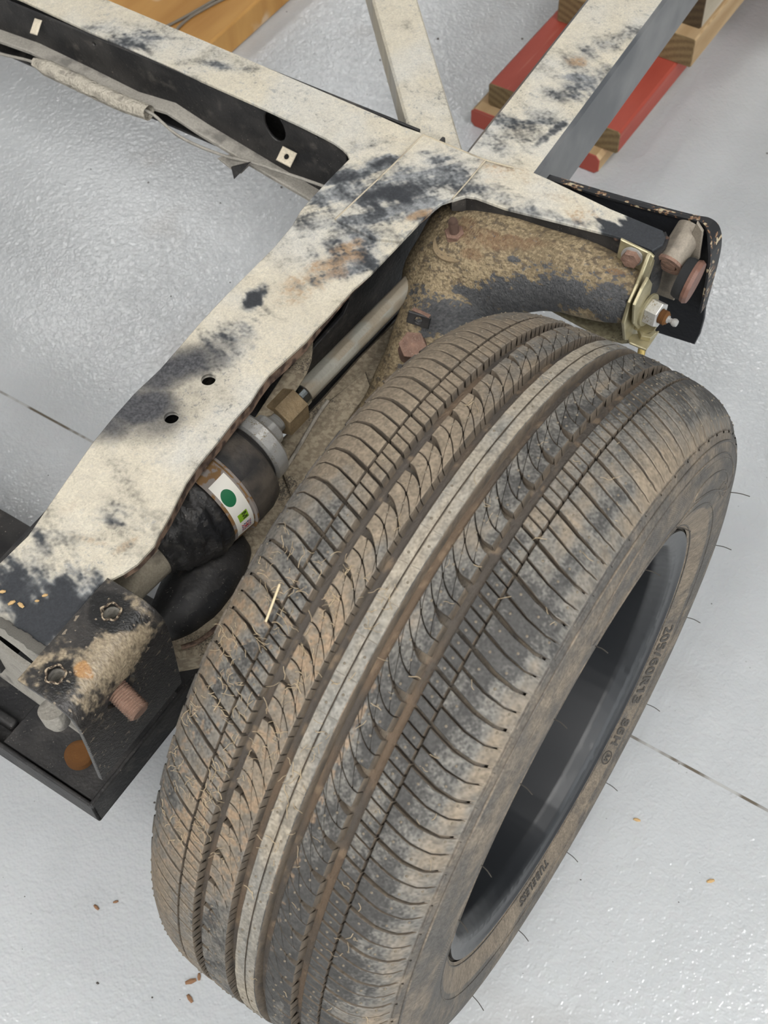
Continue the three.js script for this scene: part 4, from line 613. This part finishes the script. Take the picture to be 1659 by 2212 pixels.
// ---------------------------------------------------------------- adjustable strut and rubber cone spring
const S0 = onY(882, 618, .322), S1 = onY(604, 903, .318), SD = S1.clone().sub(S0).normalize(), SLEN = S1.distanceTo(S0);
const along = (t) => S1.clone().addScaledVector(SD, t);
{
  const t = thing('suspension_strut', 'dusty grey steel strut rod with a big hex adjuster nut and aluminium cup', 'strut');
  mesh('rod', boxUV(turned(S0.clone().addScaledVector(SD, -.03), SD, [[0, 0], [0, .0082], [.02, .0092], [SLEN - .004, .0098], [SLEN - .004, 0]], 30)), tubeM, t);
  mesh('collar', turned(along(-.032), SD, [[0, .0098], [0, .0106], [.0075, .0106], [.0075, .0098]], 30), chromeM, t).userData.label = 'bare shiny band';
  mesh('adjuster_nut', boxUV(hexNut(along(-.022), SD, .0182, .026, .0085, .5)), brassDirtM, t).userData.label = 'large brown hex nut';
  mesh('screw_thread', turned(along(.003), SD, thread(.012, .0098, .0017), 28), aluM, t);
  mesh('cup', boxUV(turned(along(.012), SD, [[0, 0], [0, .0135], [.002, .0155], [.011, .0165], [.013, .0210], [.017, .0330], [.020, .0362], [.032, .0366], [.034, .034], [.034, 0]], 56)), aluM, t).userData.label = 'stained aluminium cup';
}
{
  const t = thing('rubber_cone_spring', 'round dark rubber spring with a white sticker, seated against the strut cup', 'rubber spring');
  mesh('gap_filler', boxUV(turned(along(.044), SD, [[0, 0], [0, .0325], [.006, .034], [.012, .040], [.012, 0]], 56)), mat({ color: lin(.02, .018, .016), roughness: .8 }), t);  // near-black filler in the gap behind the cup, shade put into its colour
  mesh('rubber_cone', boxUV(turned(along(.052), SD, [[0, 0], [0, .040], [.004, .0460], [.014, .0490], [.034, .0492], [.036, .048], [.036, 0]], 64)), rubberM, t);
  mesh('steel_band', boxUV(turned(along(.087), SD, [[0, 0], [0, .0495], [.0022, .0498], [.003, .0475], [.026, .0450], [.028, .043], [.028, 0]], 64)), mat({ map: perMetre(tex(512, 512, (u, v) => { const d = fbm(u * 10, v * 10, 5, 10, 10); return mixc([.27, .235, .215], [.23, .13, .05], sm(.5, .62, d)); }), .07), roughness: .8 }), t);
  // wrinkled rubber boot
  { const prof = []; for (let i = 0; i <= 26; i++) { const k = i / 26; prof.push([k * .056, mix(.0452, .0265, Math.pow(k, 1.5)) + .0007 * Math.sin(k * 26)]); } prof.push([.056, 0]); const g = new THREE.LatheGeometry([[0, 0], ...prof].map(([a, r]) => new THREE.Vector2(Math.max(r, 1e-5), a)), 80), p = g.attributes.position;
    for (let i = 0; i < p.count; i++) { const x = p.getX(i), z = p.getZ(i), y = p.getY(i), a = Math.atan2(z, x), s = 1 + .26 * (fbm(a * 2.2 + 9, y * 120, 3) - .5) * sm(0, .012, y); p.setXYZ(i, x * s, y, z * s); }
    g.applyQuaternion(new THREE.Quaternion().setFromUnitVectors(V3(0, 1, 0), SD)); const o = along(.113); g.translate(o.x, o.y, o.z); g.computeVertexNormals(); mesh('boot', boxUV(g), mat({ map: blackMap, roughness: .5, bumpMap: blackBump, bumpScale: .0008 }), t).userData.label = 'wrinkled black boot'; }
  mesh('spigot', boxUV(turned(along(.135), SD, [[0, 0], [0, .0265], [.03, .0245], [.09, .0215], [.105, .020], [.105, 0]], 40)), mat({ map: greyDirtMap, color: lin(1.15, 1.08, .95), roughness: .85, bumpMap: blackBump, bumpScale: .0006 }), t).userData.label = 'dusty grey tube end';
  // sticker wrapped on the band
  const cv = document.createElement('canvas'); cv.width = 256; cv.height = 640; const c = cv.getContext('2d'); c.fillStyle = '#e9e6dc'; c.fillRect(0, 0, 256, 640);
  c.fillStyle = '#1f6b45'; c.beginPath(); c.arc(96, 180, 84, 0, 7); c.fill(); c.fillStyle = '#86b02a'; c.fillRect(60, 370, 140, 90); c.fillStyle = '#14180c'; c.save(); c.translate(150, 415); c.rotate(Math.PI / 2); c.font = 'bold 92px sans-serif'; c.textAlign = 'center'; c.textBaseline = 'middle'; c.fillText('M', 0, 0); c.restore();
  c.fillStyle = '#28306e'; c.fillRect(70, 505, 140, 100); c.strokeStyle = '#e9e6dc'; c.lineWidth = 26; c.beginPath(); c.moveTo(70, 505); c.lineTo(210, 605); c.moveTo(210, 505); c.lineTo(70, 605); c.moveTo(140, 505); c.lineTo(140, 605); c.moveTo(70, 555); c.lineTo(210, 555); c.stroke(); c.strokeStyle = '#b23346'; c.lineWidth = 11; c.beginPath(); c.moveTo(70, 505); c.lineTo(210, 605); c.moveTo(210, 505); c.lineTo(70, 605); c.moveTo(140, 505); c.lineTo(140, 605); c.moveTo(70, 555); c.lineTo(210, 555); c.stroke();
  const st = new THREE.CanvasTexture(cv); st.colorSpace = THREE.SRGBColorSpace;
  { const pos = [], uv = [], idx = [], n = 24, q = new THREE.Quaternion().setFromUnitVectors(V3(0, 1, 0), SD), o = along(.0915);
    // 0 angle = outboard, turning down towards the floor
    const ex = V3(1, 0, 0).addScaledVector(SD, -SD.x).normalize(), ey = SD.clone().cross(ex).normalize(); if (ey.y < 0) ey.negate();
    for (let i = 0; i <= n; i++) { const a = mix(1.08, -.28, i / n); for (const [w, r, k] of [[0, .0474, 1], [.0185, .0456, 0]]) { const p = o.clone().addScaledVector(SD, w).addScaledVector(ex, r * Math.cos(a)).addScaledVector(ey, r * Math.sin(a)); pos.push(p.x, p.y, p.z); uv.push(k, 1 - i / n); } }
    for (let i = 0; i < n; i++) { const a = i * 2; idx.push(a, a + 1, a + 3, a, a + 3, a + 2); } const g = new THREE.BufferGeometry(); g.setAttribute('position', new THREE.Float32BufferAttribute(pos, 3)); g.setAttribute('uv', new THREE.Float32BufferAttribute(uv, 2)); g.setIndex(idx); g.computeVertexNormals(); mesh('sticker', g, mat({ map: st, roughness: .55, side: THREE.DoubleSide }), t).userData.label = 'white sticker with a green dot, letter M and a small flag'; }
}
// ---------------------------------------------------------------- rear mounting bracket
{
  const t = thing('mounting_bracket', 'oily black bent mounting bracket with two bolt holes, at the end of side rail', 'bracket');
  const z0 = .117, z1 = .2155, th = .004, prof = [[-.238, .405], [-.212, .405], [-.202, .4035], [-.194, .3985], [-.189, .391], [-.187, .380], [-.1885, .345], [-.193, .285]];
  const curve = []; for (let i = 0; i < prof.length - 1; i++) curve.push(prof[i]); curve.push(prof.at(-1));
  const inner = prof.map((p, i) => { const a = prof[Math.max(0, i - 1)], b = prof[Math.min(prof.length - 1, i + 1)], dx = b[0] - a[0], dy = b[1] - a[1], l = Math.hypot(dx, dy); return [p[0] + dy / l * th, p[1] - dx / l * th]; });
  const hA = onY(240, 1322, .405), hB = onY(120, 1457, .405), c = onX(262, 1500, -.187), d = V3(1, -.22, .15).normalize();
  const g0 = new THREE.ExtrudeGeometry(shapeOf([...prof, ...inner.reverse()]), { depth: z1 - z0 - .001, bevelEnabled: true, bevelSize: .0005, bevelThickness: .0005, bevelOffset: -.0005, bevelSegments: 1 }); g0.translate(0, 0, z0 + .0005);
  // unfold the bend: distance along the profile, distance along the rail
  const SL = .18, unfold = (x, y) => (y > .397 && x < -.196 ? x + .238 : .0415 + (.400 - y));
  const stainAt = (s, z) => { const n = fbm(s * 60, z * 60, 4), e = fbm(s * 260, z * 260, 3), f = noise(s * 700, z * 700), f2 = noise(s * 330 + 5, z * 330); const hs = [[hA.x + .238, hA.z], [hB.x + .238, hB.z]]; let oil = 0; for (const [a, b] of hs) { const q = Math.hypot((s - a - .002) / .020, (z - b + .001) / .017) + (n - .5) * 1.1; oil = Math.max(oil, 1 - sm(.75, 1.05, q)); }
    let dust = sm(.42, .66, n * .7 + e * .35 - .13 - sm(.065, .105, s) * .40 + .30 * Math.exp(-(((s - .045) / .02) ** 2) - (((z - .160) / .028) ** 2)));
    let k = mixc(mixc([.022, .021, .021], [.06, .055, .05], e), mixc([.22, .175, .12], [.42, .345, .235], f), dust * .85); k = mixc(k, [.012, .012, .012], oil * .95);
    const rb = Math.hypot((s - .034) / .009, (z - .1845) / .0075) + (e - .5) * .5; k = mixc(k, mixc([.42, .24, .095], [.30, .15, .06], f), (1 - sm(.6, .95, rb)) * .9); if (f2 > .90) k = mixc(k, [.45, .37, .27], .45); return k; };
  const bm = mat({ map: tex(1024, 640, (u, v) => stainAt(u * SL, z0 + v * (z1 - z0))), roughness: .40, bumpMap: tex(1024, 640, (u, v) => fbm(u * 130, v * 74, 4), false), bumpScale: .0005 });
  const ev = new Evaluator(); ev.useGroups = false; ev.attributes = ['position', 'normal']; let br = new Brush(toCreasedNormals(g0.index ? g0.toNonIndexed() : g0, .5)); br.geometry.clearGroups(); br.updateMatrixWorld();
  const cutCyl = (p, dir, r, h, sy = 1) => { const q = new THREE.CylinderGeometry(r, r, h, 28); q.scale(1, 1, sy); q.applyQuaternion(new THREE.Quaternion().setFromUnitVectors(V3(0, 1, 0), dir)); q.translate(p.x, p.y, p.z); const k = new Brush(q); k.updateMatrixWorld(); br = ev.evaluate(br, k, SUBTRACTION); br.updateMatrixWorld(); };
  cutCyl(V3(hA.x, .405, hA.z), V3(0, 1, 0), .0064, .03); cutCyl(V3(hB.x, .405, hB.z), V3(0, 1, 0), .0064, .03); cutCyl(c.clone().add(V3(0, .002, -.001)), V3(1, 0, 0), .0105, .03, 1.45);
  const g = br.geometry, p = g.attributes.position, uv = new Float32Array(p.count * 2); for (let i = 0; i < p.count; i++) { uv[2 * i] = unfold(p.getX(i), p.getY(i)) / SL; uv[2 * i + 1] = (p.getZ(i) - z0) / (z1 - z0); } g.setAttribute('uv', new THREE.BufferAttribute(uv, 2)); mesh('bent_plate', g, bm, t);
  const crust = mat({ map: perMetre(tex(256, 256, (u, v) => mixc([.05, .035, .025], [.42, .34, .24], sm(.4, .7, fbm(u * 14, v * 14, 4, 14, 14)))), .03), roughness: .9 });
  for (const h of [hA, hB]) { const q = []; for (let i = 0; i < 28; i++) { const a = i / 28 * 2 * Math.PI, r = .0070 + .0007 * Math.sin(a * 5 + h.x * 900); q.push(V3(h.x + r * Math.cos(a), .4054 + .0005 * Math.sin(a * 7), h.z + r * Math.sin(a))); } mesh('crusted_rim', boxUV(new THREE.TubeGeometry(new THREE.CatmullRomCurve3(q, true), 60, .0009, 6, true)), crust, t); mesh('sleeve', boxUV(turned(V3(h.x, .372, h.z), V3(0, 1, 0), [[0, .0064], [0, .0092], [.030, .0092], [.030, .0064], [0, .0064]], 28)), greyDirtM, t); }
  // threaded bolt through the slotted side
  mesh('washer', boxUV(turned(c.clone().addScaledVector(d, -.012), d, [[0, 0], [0, .019], [.0025, .019], [.0028, 0]], 32)), mat({ map: greyDirtMap, color: lin(1.2, 1.15, 1.05), roughness: .8 }), t);
  mesh('threaded_bolt', boxUV(turned(c.clone().addScaledVector(d, -.010), d, thread(.030, .0092, .0021), 26)), mat({ map: rustMap, color: lin(1.25, 1.3, 1.3), roughness: .9 }), t).userData.label = 'rusted threaded bolt end';
  mesh('bush', boxUV(turned(onZ(112, 1530, .205), V3(.25, -1, .1).normalize(), [[0, 0], [0, .011], [.012, .0105], [.018, .008], [.019, 0]], 28)), greyDirtM, t);
}
// ---------------------------------------------------------------- planks stacked under the frame tube, board on the floor
const woodMap = (A, B, rings) => perMetre(tex(512, 512, (u, v) => { const n = fbm(u * 3, v * 26, 4, 3, 26), w = .5 + .5 * Math.sin((v * rings + 1.6 * fbm(u * 2, v * 6, 3, 2, 6)) * 6.283), f = noise(u * 40, v * 400, 40, 400); return mixc(A, B, clamp(.55 * w + .5 * (n - .3) + .2 * (f - .5))); }), .3);
const pineM = mat({ map: woodMap([.36, .235, .115], [.52, .375, .215], 11), roughness: .75 });
const endMap = perMetre(tex(512, 512, (u, v) => { const r = Math.hypot(u - .5, v + .35), w = .5 + .5 * Math.sin(r * 150 + 4 * fbm(u * 4, v * 4, 3, 4, 4)), f = noise(u * 260, v * 260, 260, 260); return mixc([.105, .066, .028], [.215, .15, .070], clamp(w * .6 + f * .5)); }), .25);
const endM = mat({ map: endMap, roughness: .85 });
const redMap = perMetre(tex(512, 512, (u, v) => { const d = fbm(u * 6, v * 20, 4, 6, 20), s = sm(.75, .9, fbm(u * 3, v * 90, 3, 3, 90)); return mixc(mixc([.29, .046, .030], [.39, .074, .048], d), [.62, .32, .24], s * .5); }), .4);
const redM = mat({ map: redMap, roughness: .5 });
function plank(name, label, x0, x1, y0, y1, zf, len, mats, chamfer = .004) {   // mats: end, top, side
  const t = thing(name, label, 'plank', [(x0 + x1) / 2, y0, zf - len / 2], 'planks stacked under the frame tube');
  const s = new THREE.Shape(), w = (x1 - x0) / 2, h = y1 - y0, c = chamfer; s.moveTo(-w + c, 0); s.lineTo(w - c, 0); s.lineTo(w, c); s.lineTo(w, h - c); s.lineTo(w - c, h); s.lineTo(-w + c, h); s.lineTo(-w, h - c); s.lineTo(-w, c); s.closePath();
  const g = new THREE.ExtrudeGeometry(s, { depth: len - .002, bevelEnabled: true, bevelSize: .001, bevelThickness: .001, bevelOffset: -.001, bevelSegments: 1 }); g.translate(0, 0, -len / 2 + .001);
  const b = boxUV(g), n = b.attributes.normal; b.computeVertexNormals(); b.clearGroups(); const m = []; for (let i = 0; i < n.count; i += 3) m.push(Math.abs(b.attributes.normal.getZ(i)) > .6 ? 0 : b.attributes.normal.getY(i) > .6 ? 1 : 2);
  let st = 0; for (let i = 1; i <= m.length; i++) if (i === m.length || m[i] !== m[st]) { b.addGroup(st * 3, (i - st) * 3, m[st]); st = i; }
  const uv = b.attributes.uv; for (let i = 0; i < n.count; i += 3) if (m[i / 3] === 1) for (let k = 0; k < 3; k++) { const a = uv.getX(i + k); uv.setXY(i + k, uv.getY(i + k), a); }
  mesh('board', b, mats, t); return t;
}
plank('plank', 'bottom plank on the floor with a dark red painted end, under the red-topped plank', -.515, -.316, 0, .030, -.875, .75, [redM, pineM, pineM], .006);
plank('plank', 'red-painted plank with a bare sawn end, second from the floor', -.498, -.299, .030, .066, -.892, .80, [endM, redM, redM], .003);
plank('plank', 'bare pine plank lying on the red-painted plank', -.485, -.279, .066, .110, -1.058, .62, [endM, pineM, pineM], .002);
plank('plank', 'dark brown timber block on top of the bare pine plank', -.480, -.283, .110, .165, -1.082, .55, [mat({ map: endMap, color: lin(.38, .36, .36), roughness: .85 }), pineM, mat({ map: woodMap([.35, .30, .22], [.52, .46, .37], 9), roughness: .8 })], .003);
plank('plank', 'uppermost timber block carrying the frame tube, hidden above the picture', -.470, -.150, .165, .3195, -1.20, .40, [endM, pineM, pineM], .003);
{
  const c = pxY([[562, 0], [441, 102]], .045); const bx1 = (c[0][0] + c[1][0]) / 2, zf = -.735;
  const g = new RoundedBoxGeometry(.62, .045, .70, 3, .004); const t = thing('wooden_board', 'orange-brown plywood board lying on the floor beyond the cross member', 'board', [bx1 - .31, 0, zf - .35]);
  g.translate(0, .0225, 0); const ply = mat({ map: perMetre(tex(1024, 1024, (u, v) => { const n = fbm(u * 4, v * 30, 4, 4, 30), w = fbm(u * 2 + 4, v * 5, 4, 2, 5), p = sm(.66, .8, fbm(u * 7, v * 9, 4, 7, 9)); let c2 = mixc([.40, .19, .045], [.66, .38, .12], clamp(w * .9 + (n - .5) * .6)); return mixc(c2, [.72, .60, .45], p * .6); }), .5), roughness: .6 });
  const b = boxUV(g), uv = b.attributes.uv; for (let i = 0; i < uv.count; i++) { const a = uv.getX(i), q = uv.getY(i); uv.setXY(i, q, a); } mesh('board', b, ply, t);
  const wm = mat({ color: lin(.20, .175, .14), roughness: .6 });
  const wires = thing('wire', 'two thin grey wires lying across the plywood board', 'wire', [0, 0, 0]);
  for (const pts of [[[500, -30], [470, -5], [420, 25], [370, 52], [330, 70]], [[505, -12], [478, 0], [440, 20], [410, 38], [385, 60], [372, 82]]]) mesh('strand', tube(pts.map(([u, v]) => onY(u, v, .0475)), .0022, 40, 8), wm, wires);
}
// ---------------------------------------------------------------- small litter
{
  const straw = mat({ color: lin(.60, .49, .31), roughness: .7 }), n0 = onTyre(604, 1262, .2885), n1 = onTyre(590, 1300, .2895), n2 = onTyre(574, 1343, .2885);
  if (n0 && n1 && n2) tag(mesh('straw', tube([n0, n1, n2], .0008, 20, 6), straw), 'single pale straw lying on the tyre tread', 'straw');
  // chips on the floor
  const chip = (u, v, s, m, label, grp) => { const p = onY(u, v, .001), g = new THREE.IcosahedronGeometry(1, 0).scale(s, .0012, s * .45); g.rotateY(rr(0, 3)); g.translate(p.x, p.y, p.z); tag(mesh('wood_chip', g, m), label, 'wood chip', grp); };
  const tan = mat({ color: lin(.50, .33, .15), roughness: .8 }), brown = mat({ color: lin(.24, .13, .07), roughness: .9 });
  for (const [u, v, s] of [[1376, 1771, .004], [1535, 1903, .0045]]) chip(u, v, s, tan, 'tan wood chip on bare floor beside the tyre sidewall', 'wood chips on the floor');
  for (const [u, v, s] of [[208, 1960, .004], [412, 2120, .006], [410, 2157, .005], [250, 1948, .003], [430, 2110, .004]]) chip(u, v, s, brown, 'brown dry crumb on the floor by the tread', 'brown crumbs on the floor');
  // grit
  const grit = new THREE.InstancedMesh(new THREE.IcosahedronGeometry(.0012, 0), mat({ color: lin(.10, .09, .08), roughness: .9 }), 420); grit.name = 'grit'; const M = new THREE.Matrix4(), Q = new THREE.Quaternion();
  for (let i = 0; i < 420; i++) { const s = .35 + Math.pow(rnd(), 3) * 1.3; Q.setFromEuler(new THREE.Euler(rr(0, 3), rr(0, 3), 0)); M.compose(V3(rr(-1.2, .5), .0004 * s, rr(-1.3, .35)), Q, V3(s, s * .6, s)); grit.setMatrixAt(i, M); }
  scene.add(grit); tag(grit, 'dark grit scattered over the painted floor', 'grit', null, 'stuff');
  // dried grass fibres caught in the tread
  const fib = [], place = (x, f) => { const R = Rof(x) + .0006, pts = []; let a = rr(0, 6.28), px = x, pf = f; const L = rr(.003, .009); for (let i = 0; i < 4; i++) { pts.push(pt(px, R + (i % 2) * rr(0, .0012), pf)); a += rr(-.7, .7); px += Math.cos(a) * L / 3; pf += Math.sin(a) * L / 3 / R; } fib.push(new THREE.TubeGeometry(new THREE.CatmullRomCurve3(pts), 5, rr(.00012, .00026), 3)); };
  for (let i = 0; i < 620; i++) { const x = rr(-.09, .005), f = rr(18, 62) * DEG, a = Math.abs(x); if (inGroove(a) || fbm(x * 60, f * 17, 2) < .47) continue; place(x, f); }
  for (let i = 0; i < 120; i++) { const x = rr(-.05, .092), f = rr(-20, 80) * DEG; if (!inGroove(Math.abs(x))) place(x, f); }
  tag(mesh('grass_fibres', mergeGeometries(fib), mat({ color: lin(.42, .33, .21), roughness: .85 }), tyre), 'dried grass fibres caught in the tread', null, null, 'stuff');
  // flakes lying on the rail
  for (const [u, v, s] of [[5, 1278, .003], [25, 1302, .0034], [45, 1307, .0036], [97, 1286, .0026], [80, 1298, .002], [27, 1360, .002]]) { const p = onY(u, v, YT + .0012), g = new THREE.IcosahedronGeometry(1, 0).scale(s, .0012, s * .5); g.rotateY(rr(0, 3)); g.translate(p.x, p.y, p.z); tag(mesh('paint_flake', g, tan), 'tan flake lying on the dark end of the side rail', 'flake', 'flakes on the side rail'); }
}
renderer.render(scene, camera);
